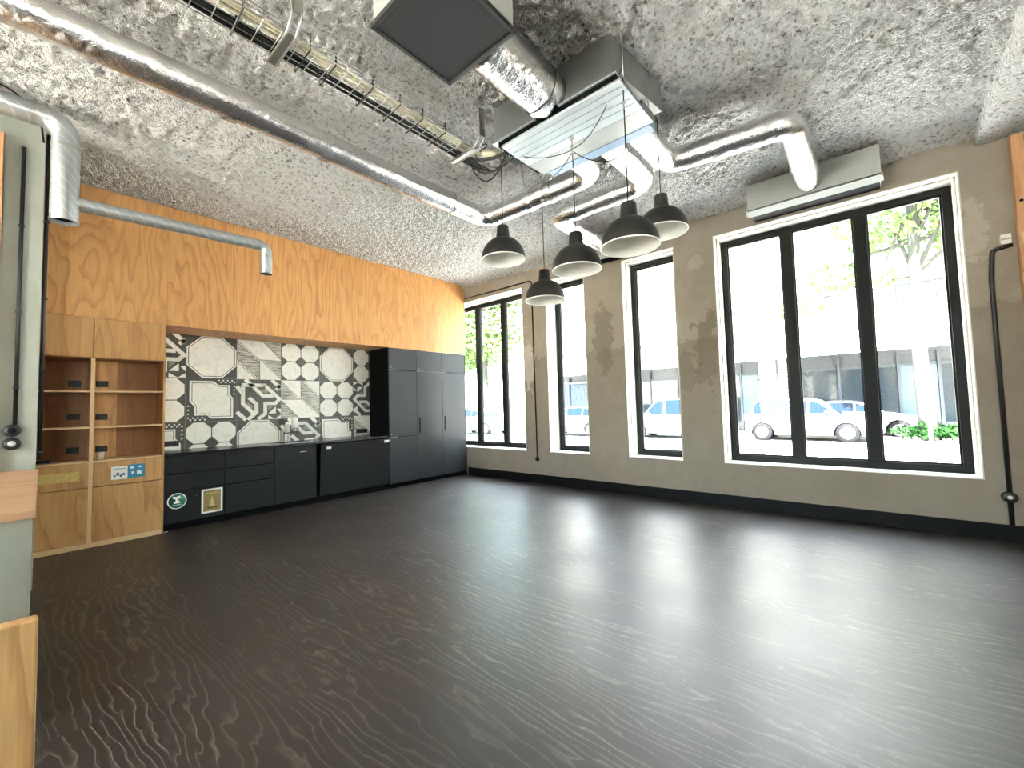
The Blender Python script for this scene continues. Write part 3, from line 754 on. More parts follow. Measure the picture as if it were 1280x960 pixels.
o = MB().tube(rounded([(-.45, 4.6, 3.80), (-.12, 4.72, 3.80), (.02, 4.80, 3.68), (.04, 5.0, 3.6)], .12, 6), .007, 8).build('loose_cable', 'cable', loc=(-.12, 4.72, 3.8))
tag(o, 'thin black cable drooping from the ceiling above the grey pipe elbow', 'cable')

# counter with plywood top in front of the column
t = thing('side_counter', 'plywood topped counter with a grey side standing against the column', 'counter', (-.45, 3.95, 0))
MB().prism([(-1.05, 2.83, .918), (.034, 2.80, .918), (.070, 5.095, .918), (-1.05, 5.095, .918)], (0, 0, .034)).build('counter_top', plywood('counter_plywood', 'X', srgb(176, 136, 98), srgb(146, 104, 70), 9.), t, bevel=.003)
MB().prism([(-1.0, 2.90, 0), (.019, 2.875, 0), (.045, 5.08, 0), (-1.0, 5.08, 0)], (0, 0, .9175)).build('carcass', 'column', t, bevel=.004)
MB().box(-1.05, 2.814, .919, .033, 2.828, .951).build('front_edge', 'plyedge', t)
# upright plywood panel nearest the camera
t = thing('plywood_screen', 'low upright plywood screen in the bottom left corner, nearest the camera', 'screen', (-.6, 1.96, 0))
box(-1.2, 1.93, 0, .0335, 1.985, .752).build('board', plywood('panel_plywood', 'Z', srgb(214, 168, 106), srgb(160, 106, 56), 12., sc=1.5), t, bevel=.006)
box(.0336, 1.932, .004, .0352, 1.983, .748).build('edge_band', 'plyedge', t)

# ================================================================== CEILING SERVICES
ZD = 3.60
def duct(name, label, path, r, rad, joints, group='foil ducts', n=28, band_mat='foiltape'):
    t = thing(name, label, 'duct', path[0], group)
    P = rounded(path, rad, 10); Q = [P[0]]
    for a, b in zip(P[:-1], P[1:]):
        k = max(1, int((Vector(b)-Vector(a)).length/.06))
        for i in range(1, k+1): Q.append(Vector(a).lerp(Vector(b), i/k))
    crinkled(MB().tube(Q, r, n), .004, 12).build('pipe', 'foil', t, fix=False)
    for (p, d) in joints:
        d = Vector(d).normalized()*.035
        crinkled(MB().tube([Vector(p)-d, Vector(p), Vector(p)+d], [r+.006, r+.010, r+.006], n, caps=False), .005, 30).build('tape_band', band_mat, t)
    return t
duct('foil_duct', 'longest silver foil duct running the length of the ceiling beside the cable tray', [(-2.5, 3.43, ZD), (3.56, 3.40, ZD), (3.575, 1.93, ZD), (3.13, 1.93, ZD)], .108, .17,
     [((.93, 3.43, ZD), (1, 0, 0)), ((1.62, 3.42, ZD), (1, 0, 0)), ((3.02, 3.405, ZD), (1, 0, 0)), ((3.57, 2.72, ZD), (0, 1, 0)), ((3.57, 2.45, ZD), (0, 1, 0))])
duct('foil_duct', 'silver foil duct with two bends running to the narrow windows behind the lamps', [(3.13, 1.62, ZD), (4.10, 1.62, ZD), (4.13, 2.78, ZD), (5.50, 2.78, ZD)], .105, .17,
     [((4.12, 2.46, ZD), (0, 1, 0)), ((4.11, 2.0, ZD), (0, 1, 0)), ((4.9, 2.78, ZD), (1, 0, 0))])
duct('foil_duct', 'silver foil duct with two bends ending in the grey box over the big window', [(3.13, 1.36, ZD+.02), (3.93, 1.36, ZD+.02), (4.08, .40, ZD+.03), (5.44, .40, ZD+.06)], .112, .17,
     [((4.0, .93, ZD+.025), (.15, -.96, 0)), ((4.9, .40, ZD+.045), (1, 0, 0))])
duct('foil_duct', 'short thick silver foil duct between the black box and the air unit', [(1.76, 1.72, 3.64), (2.495, 1.72, 3.64)], .165, .1, [((2.40, 1.72, 3.64), (1, 0, 0))])

def ahu():
    t = thing('air_handling_unit', 'silver air handling unit hung under the ceiling above the lamps', 'air unit', (2.8, 1.7, H-.02))
    box(2.492, 1.195, 3.522, 3.06, 2.268, H-.03).build('casing', 'galv', t, bevel=.004)
    MB().prism([(2.62, 1.194, 3.60), (3.05, 1.194, 3.56), (3.17, 1.12, 3.60), (3.17, 1.12, 3.83), (2.62, 1.194, 3.83)], (0, .08, 0)).build('end_duct', 'galv', t)
    box(2.484, 1.165, 3.4705, 3.02, 2.215, 3.512).build('painted_shadow_gap', 'blackdark', t)  # solid black strip painted in for the shade between lip and panel
    box(2.470, 1.16, 3.512, 2.520, 2.27, 3.524).build('lip', 'whitesheet', t)
    p = box(2.478, 1.138, 3.450, 2.835, 2.180, 3.470).build('bottom_panel', 'whitesheet', t, bevel=.003)
    for x in (2.535, 2.60, 2.675, 2.74): box(x, 1.16, 3.4465, x+.010, 2.16, 3.450).build('rib', 'whitesheet', p)
    MB().hexa([(2.836, 1.138, 3.450), (3.035, 1.138, 3.452), (3.035, 2.165, 3.452), (2.836, 2.180, 3.450), (2.836, 1.138, 3.52), (3.035, 1.138, 3.52), (3.035, 2.165, 3.52), (2.836, 2.18, 3.52)]).build('outlet_panel', 'galv', t)
    box(3.036, 1.168, 3.448, 3.130, 2.115, 3.52).build('outlet_rail', 'paleblue', t)
    box(3.036, 1.20, 3.522, 3.15, 2.20, H-.03).build('outlet_plenum', 'galv', t)
    for y in (1.15, 2.24):
        for x in (2.56, 2.98): MB().tube([(x, y, 3.53), (x, y, H)], .005, 8).build('hanger_rod', 'steel', t)
ahu()
def supply_box():
    t = thing('ceiling_plenum_box', 'large square box with a black underside near the top of the photo', 'air box', (1.48, 1.70, H-.02))
    x0, x1, y0, y1, z = 1.192, 1.765, 1.415, 1.988, 3.452
    box(x0+.012, y0+.012, z+.03, x1-.012, y1-.012, H-.02).build('casing', 'greymetal', t, bevel=.003)
    mb = MB(); w = .022
    mb.box(x0, y0, z, x1, y0+w, z+.03); mb.box(x0, y1-w, z, x1, y1, z+.03); mb.box(x0, y0+w, z, x0+w, y1-w, z+.03); mb.box(x1-w, y0+w, z, x1, y1-w, z+.03)
    mb.build('black_frame', 'blackpaint', t, bevel=.003)
    box(x0+w, y0+w, z+.008, x1-w, y1-w, z+.03).build('black_panel', plain('black_felt', srgb(42, 44, 45), .8), t)
supply_box()
def diffuser(label, y0, y1):
    t = thing('supply_diffuser', label, 'air diffuser', (5.6, (y0+y1)/2, 3.5), 'diffuser boxes over the windows')
    box(5.42, y0, 3.535, XW-.002, y1, H-.03).build('box', 'greymetal', t, bevel=.003)
    box(5.424, y0+.005, 3.528, XW-.004, y1-.005, 3.536).build('painted_shadow_line', 'blackdark', t)  # thin black strip paints the shadow between box and grille
    for k in range(4):      # slanting blades with dark slots between them
        x = 5.412+k*.022; z = 3.527-k*.010
        MB().hexa([(x, y0-.010, z-.010), (x+.011, y0-.010, z-.014), (x+.011, y1+.010, z-.014), (x, y1+.010, z-.010), (x, y0-.010, z), (x+.011, y0-.010, z-.004), (x+.011, y1+.010, z-.004), (x, y1+.010, z)]).build('grille_blade', 'white', t)
    mb = MB(); mb.box(5.405, y0-.014, 3.478, 5.50, y0-.010, 3.530); mb.box(5.405, y1+.010, 3.478, 5.50, y1+.014, 3.530)
    mb.hexa([(5.412, y0, 3.515), (5.50, y0, 3.475), (5.50, y1, 3.475), (5.412, y1, 3.515), (5.412, y0, 3.5275), (5.50, y0, 3.5275), (5.50, y1, 3.5275), (5.412, y1, 3.5275)])
    mb.build('grille_back', 'greymetal', t)
diffuser('long grey diffuser box with a white slot grille over the big window', -.178, .99)
diffuser('grey diffuser box over the narrow windows, mostly hidden behind the lamps', 2.30, 3.25)

# spiral ducts at the left
def spiral_duct():
    t = thing('spiral_duct', 'grey spiral steel pipe turning down at an elbow beside the plywood wall', 'duct', (.155, 4.76, 3.7))
    P = rounded([(-1.6, 4.76, 3.70), (.157, 4.76, 3.70), (.157, 4.76, 2.90)], .13, 10)
    mb = MB().tube(P, .082, 28, caps=False); mb.build('main_pipe', 'spiral', t)
    for x in (-.35, -1.2): MB().tube([(x, 4.76, 3.78), (x, 4.76, H)], .006, 8).build('hanger_rod', 'steel', t)
    MB().lathe([(.083, 2.898), (.086, 2.898), (.086, 2.912), (.083, 2.912)], (.157, 4.76, 0), 28).build('end_rim', 'steel', t)
    MB().lathe([(.0005, 2.93), (.081, 2.93)], (.157, 4.76, 0), 28).build('painted_end_shade', 'blackdark', t)  # black disc paints the shade inside the open pipe end
    for (p, d) in (((-.02, 4.76, 3.70), (1, 0, 0)), ((-.22, 4.76, 3.70), (1, 0, 0)), ((.157, 4.76, 3.50), (0, 0, 1))):
        d = Vector(d)*.012; MB().tube([Vector(p)-d, Vector(p)+d], .0855, 28, caps=False).build('joint', 'steel', t)
    P = rounded([(.22, 4.76, 3.069), (1.612, 4.76, 3.103), (1.612, 4.76, 2.81)], .075, 8)
    b = MB().tube(P, .054, 24, caps=False).build('branch_pipe', 'spiral', t)
    MB().lathe([(.054, 2.806), (.058, 2.806), (.058, 2.816), (.054, 2.816)], (1.612, 4.76, 0), 24).build('end_rim', 'steel', b)
    MB().lathe([(.0005, 2.835), (.053, 2.835)], (1.612, 4.76, 0), 24).build('painted_end_shade', 'blackdark', b)  # same painted shade disc in the open end of the branch
    for p, d in (((.245, 4.76, 3.07), (1, 0, .024)), ((1.53, 4.76, 3.101), (1, 0, .024)), ((1.612, 4.76, 2.99), (0, 0, 1))):
        d = Vector(d)*.009; MB().tube([Vector(p)-d, Vector(p)+d], .0575, 24, caps=False).build('joint', 'steel', b)
spiral_duct()

# wire cable tray
def tray():
    t = thing('cable_tray', 'wire mesh cable tray hung along the ceiling beside the long foil duct', 'cable tray', (1.0, 2.57, 3.55))
    x0, x1, y0, y1, z = -2.0, 2.50, 2.47, 2.69, 3.555
    mb = MB()
    for (y, zz) in [(y0, z+.055), (y0, z+.028), (y0, z)]+[(y0+(y1-y0)*k/4, z) for k in (1, 2, 3)]+[(y1, z), (y1, z+.028), (y1, z+.055)]: mb.tube([(x0, y, zz), (x1, y, zz)], .0028, 6)
    x = x0+.02
    while x < x1: mb.tube([(x, y0, z+.057), (x, y0, z-.003), (x, y1, z-.003), (x, y1, z+.057)], .0028, 6); x += .10
    mb.build('wire_basket', 'steel', t)
    for x in (.93, 2.42):
        b = MB()
        b.tube(rounded([(x, 2.36, H), (x, 2.36, z+.05), (x, 2.44, z-.02), (x, 2.74, z-.02)], .04, 5), .007, 8)
        b.tube(rounded([(x+.05, 2.36, H), (x+.05, 2.36, z+.05), (x+.05, 2.44, z-.02), (x+.05, 2.74, z-.02)], .04, 5), .007, 8)
        b.hexa([(x, 2.355, z+.06), (x+.05, 2.355, z+.06), (x+.05, 2.362, z+.06), (x, 2.362, z+.06), (x, 2.355, H), (x+.05, 2.355, H), (x+.05, 2.362, H), (x, 2.362, H)])
        b.box(x, 2.44, z-.022, x+.05, 2.74, z-.016)
        b.build('bracket', 'steel', t)
    c = thing('cable_bundle', 'bundle of black and cream cables lying in the wire tray', 'cables', (.5, 2.6, 3.56))
    for k in range(4):
        y = 2.605+.022*k; MB().tube([(x0, y, z+.012)]+[(xx, y+.006*math.sin(xx*5+k), z+.013+.004*math.sin(xx*7+2*k)) for xx in np.arange(x0+.2, x1, .12)]+[(x1+.12, y-.02, z-.02), (x1+.24, y-.06, z-.05)], .011, 8).build('black_cable', 'cable', c)
    for k in range(3):
        y = 2.495+.030*k; MB().tube([(x0, y, z+.016)]+[(xx, y+.003*math.sin(xx*4+k), z+.016) for xx in np.arange(x0+.2, x1+.1, .2)]+[(x1+.16, y, z+.01)], .0125, 8).build('cream_cable', 'cream', c)
    for k, xx in enumerate((.05, .36, .72, 1.08, 1.24, 1.50, 1.72, 1.92, 2.14)):
        MB().tube([(xx, 2.475, z-.006), (xx, 2.475, z+.075), (xx+.01, 2.50, z+.05), (xx, 2.70, z+.03), (xx, 2.70, z-.02), (xx, 2.475, z-.006)], .0045, 6).build('cable_tie', 'cable', c)
tray()
# loose cable tangle with connectors at the end of the tray
t = thing('cable_tangle', 'tangle of looped black cables and white connectors at the end of the tray', 'cables', (2.6, 2.5, 3.5))
for k, (a, b, dr) in enumerate((((2.48, 2.60, 3.53), (2.62, 2.20, 3.50), .16), ((2.52, 2.56, 3.53), (2.66, 2.22, 3.50), .13), ((2.55, 2.62, 3.52), (2.66, 2.30, 3.52), .19), ((2.50, 2.50, 3.53), (2.70, 2.24, 3.49), .10))):
    MB().tube(sag(a, b, dr), .0055, 8).build('cable_loop', 'cable', t)
MB().tube(rounded([(2.50, 2.60, 3.55), (2.58, 2.52, 3.53), (2.62, 2.40, 3.52), (2.66, 2.24, 3.53), (2.68, 2.16, 3.49)], .06, 5), .016, 10).build('thick_cable', 'cable', t)
MB().tube(rounded([(2.50, 2.52, 3.60), (2.56, 2.44, 3.64), (2.62, 2.46, 3.66), (2.60, 2.56, 3.63), (2.54, 2.55, 3.58)], .05, 5), .005, 8).build('cable_loop', 'cable', t)
MB().tube([(2.54, 2.46, 3.555), (2.66, 2.34, 3.545)], .026, 12).build('connector', 'cream', t)
MB().tube([(2.66, 2.19, 3.475), (2.74, 2.13, 3.465)], .022, 12).build('connector', 'white', t)

# pendant lamps
def lampdef():
    t = thing('pendant_lamp', 'x', 'pendant lamp', (0, 0, 0), 'charcoal dome pendant lamps')
    R = .19
    outer = [(R, 0)]+[(R*math.cos(a)**.9, .195*math.sin(a)) for a in np.linspace(.02, 1.25, 18)]
    outer[-1] = (.064, .190)
    inner = [(r-.004, z-.001) for r, z in outer][::-1]
    o = MB().lathe(outer, n=48).build('shade', 'lampblack', t)
    s = MB().lathe([(R, 0), (R-.004, 0)]+inner[::-1][1:]+[(.001, .182)], n=48).build('inner_shade', 'lampwhite', o, label='white inside of the shade')
    MB().lathe([(R-.005, -.0035), (R+.002, -.0035), (R+.003, 0), (R+.002, .004), (R-.005, .0)], n=48).build('rim', 'lampwhite', o)
    MB().lathe([(.062, .186), (.058, .20), (.050, .286), (.044, .296), (.001, .298)], n=32).build('cap', 'lampblack', t)
    MB().lathe([(.020, .182), (.020, .135), (.016, .130), (.001, .130)], n=20).build('bulb_holder', 'lampwhite', t)
    return t
LAMPS = [((2.66, 2.35, 2.61), 3.60, 'charcoal dome lamp on the left, nearest the plywood wall'),
         ((3.21, 2.32, 2.345), 3.56, 'lowest hanging of the charcoal dome lamps'),
         ((2.77, 1.69, 2.39), 3.445, 'charcoal dome lamp hanging in the middle, left of the largest looking one'),
         ((2.575, 1.160, 2.375), 3.84, 'largest looking charcoal dome lamp, nearest the camera'),
         ((3.25, 1.19, 2.69), 3.83, 'highest hanging charcoal dome lamp, on the right')]
proto = lampdef()
hooks = []
for k, (p, zt, lab) in enumerate(LAMPS):
    o = proto if k == 0 else copy_tree(proto)
    o.location = p; o['label'] = lab
    x, y, z = p
    MB().tube([(x, y, z+.296), (x, y, zt)], .004, 6).build('cord', 'cable', o)
    hk = MB(); hk.lathe([(.001, zt+.004), (.016, zt), (.016, zt-.008), (.006, zt-.012), (.006, zt-.05), (.001, zt-.05)], (x, y, 0), 12)
    hk.tube([(x+.012*math.cos(a), y, zt-.062+.012*math.sin(a)) for a in np.linspace(-PI/2, PI, 9)], .003, 6)
    hk.build('ceiling_hook', 'steel', o)
    hooks.append(Vector((x, y, zt-.06)))
src = Vector((2.69, 2.16, 3.47))
def swag(label, a, b, drop): tag(MB().tube(sag(a, b, drop, 18), .0034, 6).build('swag_cable', 'cable', loc=tuple(a)), label, 'cable', 'cables looped between lamp hooks')
swag('thin black cable looped from the cable tangle to the middle lamp hook', src, hooks[2]+Vector((0, 0, -.03)), .04)
swag('thin black cable looped from the middle hook to the largest looking lamp', hooks[2]+Vector((0, .012, -.02)), hooks[3]+Vector((0, 0, -.16)), .12)
swag('thin black cable looped from the middle hook to the highest lamp', hooks[2]+Vector((.012, 0, -.04)), hooks[4]+Vector((0, 0, -.16)), .19)
swag('thin black cable looped from the lowest lamp to the middle hook', hooks[1]+Vector((0, 0, .02)), hooks[2]+Vector((-.012, 0, -.06)), .06)
swag('thin black cable from the cable tangle past the lowest lamp hook', src+Vector((0, 0, -.01)), hooks[1]+Vector((0, .2, .0)), .01)

# ================================================================== WINDOW WALL FITTINGS
t = conduit('cable_conduit', 'thin dark conduit over the three-pane window and down the pier', rounded([(XW-.014, 6.24, 3.57), (XW-.014, 4.50, 3.57), (XW-.014, 4.485, .45)], .05, 5), .011, 'frame')
MB().lathe([(.036, 0), (.036, -.028), (.030, -.034), (.001, -.034)], (XW-.001, 4.485, .415), 20, axis='X').build('end_box', 'frame', t)
t = conduit('cable_conduit', 'thick black conduit at the right edge leading to a round wall box', rounded([(XW-.018, -1.03, 2.685), (XW-.018, -.905, 2.665), (XW-.018, -.885, 2.4), (XW-.018, -.880, .152)], .04, 5), .017)
t = thing('junction_box', 'round black wall box on the conduit near the floor at the right edge', 'junction box', (XW, -.878, .40))
MB().lathe([(.050, -.001), (.050, -.036), (.042, -.046), (.001, -.046)], (XW, -.878, .402), 24, axis='X').build('body', 'blackrubber', t)
MB().lathe([(.018, -.0465), (.016, -.050), (.001, -.050)], (XW, -.878, .402), 16, axis='X').build('screw_cap', 'greymetal', t)
t = thing('switch_box', 'small white box above the black conduit beside the timber post', 'switch box', (XW, -.99, 2.74))
box(XW-.045, -1.025, 2.70, XW-.001, -.955, 2.79).build('body', 'white', t, bevel=.006)
box(XW-.050, -1.02, 2.735, XW-.045, -.96, 2.75).build('lid_seam', 'greymetal', t)
t = thing('timber_upright', 'timber post with a slanting board at the right edge of the photo', 'timber post', (5.8, -1.1, 0))
box(5.74, -1.135, 0, XW-.004, -1.058, 3.66).build('post', 'pine', t, bevel=.004)
MB().lathe([(.012, 0), (.012, -.003), (.001, -.003)], (5.739, -1.09, 3.05), 12, axis='X').build('screw_head', 'blackdark', t)
MB().hexa([(5.45, -1.22, 2.78), (5.74, -1.07, 2.66), (5.74, -1.12, 2.66), (5.45, -1.27, 2.78), (5.45, -1.22, 2.87), (5.74, -1.07, 2.75), (5.74, -1.12, 2.75), (5.45, -1.27, 2.87)]).build('brace', 'plyedge', t)
box(5.50, -1.40, .0, 5.66, -1.115, 2.70).build('board', 'pine', t, bevel=.003)

# ================================================================== OUTSIDE
ZS = -.25
struct(box(-30, -60, ZS-.2, 60, 90, ZS-.06).build('ground', 'paving'))
struct(box(8.5, -60, ZS-.07, 20.3, 90, ZS).build('road', 'asphalt'))
struct(box(20.35, -60, ZS-.07, 60, 90, ZS+.10).build('pavement', 'paving'))
def opposite():
    X = 22.6
    t = thing('shop_building', 'long pale building with dark shop fronts and a white canopy across the street', 'building', (X+3, 1, ZS))
    yA, yB = -16., 15.5
    box(X, yA, 4.4, X+8, yB, 12.5).build('upper_wall', 'facade', t)
    box(X+.3, yA, ZS+.1, X+8, yB, 4.4).build('shop_wall', 'shopdark', t)
    MB().prism([(X-2.4, yA, 2.98), (X-2.4, yA, 3.06), (X+.1, yA, 4.50), (X+.1, yA, 4.30)], (0, yB-yA, 0)).build('canopy', 'awning', t)
    y = yA+.4; k = 0
    while y < yB-1.5:
        w = (1.15, 1.9, 1.5, 2.3)[k % 4]
        box(X+.22, y, ZS+.55, X+.30, y+w-.12, 2.5).build('shop_window', ('shopglass', 'shopteal', 'shopglass', 'shopteal', 'shopglass')[k % 5], t)
        box(X+.16, y+w-.12, ZS+.1, X+.32, y+w-.02, 3.05).build('pilaster', 'rail', t)
        box(X+.20, y, 2.5, X+.30, y+w-.12, 2.62).build('transom', 'rail', t)
        y += w; k += 1
    box(X+.10, 4.0, ZS+.1, X+.30, 4.12, 2.3).build('door_frame', 'shopblue', t); box(X+.10, 2.55, ZS+.1, X+.30, 2.67, 2.3).build('door_frame', 'shopblue', t); box(X+.10, 2.55, 2.18, X+.30, 4.12, 2.35).build('door_frame', 'shopblue', t)
    for fl, z in enumerate((5.3, 8.4)):
        y = yA+1
        while y < yB-2:
            f = box(X-.02, y, z, X+.02, y+1.3, z+1.7).build('window', 'white', t); box(X-.03, y+.08, z+.08, X-.018, y+1.22, z+1.62).build('pane', 'upperglass', f)
            y += 2.6
        r = MB(); r.box(X-.95, yA, z-.78, X, yB, z-.62)
        r.build('balcony', 'facade', t)
        q = MB(); q.box(X-.94, yA, z+.22, X-.90, yB, z+.27)
        y = yA
        while y < yB: q.box(X-.93, y, z-.62, X-.91, y+.03, z+.22); y += .18
        q.build('railing', 'rail', t)
opposite()
def fence():
    t = thing('street_fence', 'dark metal fence of upright bars seen through the narrow window beside the three-pane one', 'fence', (21.6, 13, ZS))
    q = MB(); y = 10.6
    while y < 17.5: q.box(21.58, y, ZS+.1, 21.61, y+.03, 2.6); y += .14
    q.build('bars', 'rail', t); box(21.56, 10.6, 2.55, 21.63, 17.5, 2.68).build('top_rail', 'shopdark', t); box(21.66, 10.6, ZS+.1, 21.70, 17.5, 2.5).build('backing_sheet', 'shopblue', t)
    for y in (10.6, 14.0, 17.4): box(21.54, y, ZS+.1, 21.66, y+.1, 2.75).build('post', 'rail', t)
fence()

# ------------------------------------------------------------------ cars
def car(label, xn, y_rear, L, Ht, direc, paint, wb0=.72, wb=2.6, wagon=True, loc_group='cars parked across the street'):
    """side-on car: near flank at x=xn, tail at y_rear, nose towards direc (-1: -Y)"""
    t = thing('parked_car', label, 'car', (xn+.9, y_rear+direc*L/2, ZS), loc_group)
    Wd = 1.76
    def P(s, z, x): return (xn+x, y_rear+direc*s, ZS+z)
    wc = [wb0, wb0+wb]; R = .335
    lower = [(0.06, .30), (wc[0]-.40, .22)]
    for c in wc:
        lower += [(c-.40*math.cos(a), .22+.40*math.sin(a)*1.22) for a in np.linspace(.02, PI-.02, 12)]
    lower += [(L-.12, .22), (L-.02, .36), (L, .55), (L-.06, .72), (L-.42, .86), (L-1.15, .97), (.10, 1.0), (.02, .80), (0, .52)]
    mb = MB(); n = len(lower)
    secs = [(.07, .985), (.0, 1.0), (.0, 1.0), (.07, .985)]; xs = [0.0, .07, Wd-.07, Wd]
    zc, sc_ = .62, L/2
    rings = []
    for x, (ins, k) in zip(xs, secs):
        b = len(mb.v); rings.append(b)
        for (s, z) in lower:
            edge = 0.97 if ins else 1.0
            mb.v.append(P(sc_+(s-sc_)*(1-.012*(ins > 0)), zc+(z-zc)*edge, x))
    for a, b in zip(rings[:-1], rings[1:]):
        for i in range(n): mb.face([a+i, a+(i+1) % n, b+(i+1) % n, b+i], 0, False)
    mb.face([rings[0]+i for i in range(n)]); mb.face([rings[-1]+i for i in range(n)])
    mb.build('body', paint, t)
    # greenhouse
    g0 = [(.12, .98), (L-1.10, .95)] ; roofr = .42 if wagon else .95
    top = [(roofr, Ht-.04), (roofr+.35, Ht), (L-2.15, Ht-.01), (L-1.75, Ht-.10)]
    pr = [g0[0]]+top+[g0[1]]
    mb = MB(); rings = []
    for x, ins in ((.05, 0), (.16, 1), (Wd-.16, 1), (Wd-.05, 0)):
        b = len(mb.v); rings.append(b)
        for i, (s, z) in enumerate(pr):
            isroof = 0 < i < len(pr)-1
            xx = x if not isroof else (x if ins else (x+.13 if x < .5 else x-.13))
            mb.v.append(P(s, z-(.03 if (isroof and not ins) else 0), xx if not ins else (x if isroof else x-.10 if x < .5 else x+.10)))
    m = len(pr)
    for a, b in zip(rings[:-1], rings[1:]):
        for i in range(m): mb.face([a+i, a+(i+1) % m, b+(i+1) % m, b+i])
    mb.face([rings[0]+i for i in range(m)]); mb.face([rings[-1]+i for i in range(m)])
    mb.build('cabin', paint, t)
    # side windows (slightly proud of the cabin side)
    def side(x_at, s0, s1, name):
        pts = []
        def zt(s):
            q = [(g0[0][0], .98)]+top+[g0[1]]
            for (a, za), (b, zb) in zip(q[:-1], q[1:]):
                if a <= s <= b: return za+(zb-za)*(s-a)/(b-a)
            return .98
        n_ = 7
        up = [(s0+(s1-s0)*i/n_) for i in range(n_+1)]
        lo = [(s, 1.03) for s in up]; hi = [(s, max(1.04, min(zt(s), Ht)-.085)) for s in up]
        def X(z): return .05+(z-.98)/(Ht-1.0)*.12
        pts = [P(s, z, (X(z)-.006) if x_at == 0 else Wd-X(z)+.006) for s, z in lo]+[P(s, z, (X(z)-.006) if x_at == 0 else Wd-X(z)+.006) for s, z in hi[::-1]]
        MB().prism(pts, (.004 if x_at == 0 else -.004, 0, 0)).build(name, 'carglass', t)
    mid = L*.5
    for xa in (0, 1):
        side(xa, .34 if wagon else .75, 1.15, 'window'); side(xa, 1.22, mid-.02, 'window'); side(xa, mid+.06, L-1.42, 'window')
    # windscreen and rear screen
    def screen(a, b, name, off):
        (s0, z0), (s1, z1) = a, b
        MB().hexa([P(s0+off, z0, .20), P(s0+off, z0, Wd-.20), P(s0+off*.4, z0, Wd-.20), P(s0+off*.4, z0, .20), P(s1+off, z1, .26), P(s1+off, z1, Wd-.26), P(s1+off*.4, z1, Wd-.26), P(s1+off*.4, z1, .26)]).build(name, 'carglass', t)
    screen((L-1.16, 1.0), (L-1.76, Ht-.13), 'windscreen', .03); screen((.15, 1.03), (roofr-.03, Ht-.10), 'rear_screen', -.03)
    for c in wc:
        for x in (.10, Wd-.10):
            s = -1 if x < 1 else 1
            cpos = P(c, R, x)
            w = MB().lathe([(.20, .10*s), (.30, .105*s), (R, .07*s), (R, -.08*s), (.28, -.10*s), (.001, -.10*s)], cpos, 28, axis='X').build('wheel', 'tyre', t)
            rm = MB(); rm.lathe([(.205, .098*s), (.215, .110*s), (.190, .112*s), (.180, .088*s), (.001, .080*s)], cpos, 28, axis='X')
            for k in range(7):
                a = 2*PI*k/7; ca, sa = math.cos(a), math.sin(a); px = cpos[0]+.102*s
                q = [(.03, -.022), (.19, -.030), (.19, .030), (.03, .022)]
                rm.prism([(px, cpos[1]+u*ca-v*sa, cpos[2]+u*sa+v*ca) for u, v in q], (.010*s, 0, 0))
            rm.lathe([(.04, .118*s), (.001, .12*s)], cpos, 14, axis='X'); rm.build('rim', 'alloy', w)
    for x, dx in ((-.004, .03), (Wd-.026, .03)):
        for s in (1.28, mid+.42): box(*P(s, .86, x), *P(s+.18, .885, x+dx)).build('door_handle', 'alloy', t)
        box(*P(L-1.45, 1.0, x-.10 if x < 1 else x+.02), *P(L-1.58, 1.12, x+.02 if x < 1 else x+.14)).build('wing_mirror', paint, t, bevel=.02)
        box(*P(.0, .80, x+.02), *P(.10, 1.0, x+.05)).build('tail_light', 'redlight', t)
        box(*P(L-.42, .70, x+.02), *P(L-.10, .80, x+.05)).build('headlight', 'alloy', t)
        box(*P(wc[0]+.42, .24, x), *P(wc[1]-.42, .34, x+dx)).build('side_sill', 'rail', t)
    return t
car('white estate car parked across the street, seen whole through the big window', 18.55, 3.93, 4.15, 1.60, -1, 'carwhite', .60, 2.58)
car('white car with its windscreen in the narrow window beside the big window', 18.0, 4.75, 4.3, 1.76, 1, 'carwhite', .75, 2.6)
car('white car in the sunlight behind the narrow window beside the three-pane one', 17.6, 9.6, 4.2, 1.5, 1, 'carwhite', .72, 2.6, False)
car('pale blue car parked behind the three-pane window', 17.0, 20.2, 4.4, 1.52, -1, 'carblue', .8, 2.65, False)
car('white car half hidden behind the estate car, nose by the slim tree', 20.5, 2.65, 4.1, 1.45, -1, 'carwhite', .7, 2.6, False)

# ------------------------------------------------------------------ trees and plants
def leaves(mb, c, rad, n, size, rng):
    for _ in range(n):
        while True:
            p = Vector((rng.uniform(-1, 1), rng.uniform(-1, 1), rng.uniform(-1, 1)))
            if p.length < 1: break
        p = Vector(c)+Vector((p.x*rad[0], p.y*rad[1], p.z*rad[2]))
        u = Vector((rng.gauss(0, 1), rng.gauss(0, 1), rng.gauss(0, 1))).normalized(); w = u.orthogonal().normalized(); s = size*rng.uniform(.6, 1.3)
        mb.poly([p-u*s, p+w*s*.45, p+u*s, p-w*s*.45])
def tree(label, x, y, h, lean, blobs, trunk_r, seed, n=220, size=.16):
    rng = random.Random(seed); t = thing('street_tree', label, 'tree', (x, y, ZS), 'street trees')
    base = Vector((x, y, ZS+.05)); P = [base+Vector((lean[0]*k, lean[1]*k+.06*math.sin(k*5), h*k)) for k in np.linspace(0, 1, 9)]
    MB().tube(P, [trunk_r*(1.25-.55*i/8) for i in range(9)], 12).build('trunk', 'bark', t)
    fm = MB()
    for (c, r) in blobs:
        tip = Vector((x+c[0], y+c[1], ZS+c[2])); st = P[5+rng.randrange(3)]
        MB().tube([st, st.lerp(tip, .5)+Vector((0, 0, .15)), tip], [trunk_r*.4, trunk_r*.25, trunk_r*.1], 7).build('branch', 'bark', t)
        leaves(fm, tip, r, int(n*r[0]*r[1]*r[2]**.5), size, rng)
    fm.build('foliage', 'leaf', t, fix=False)
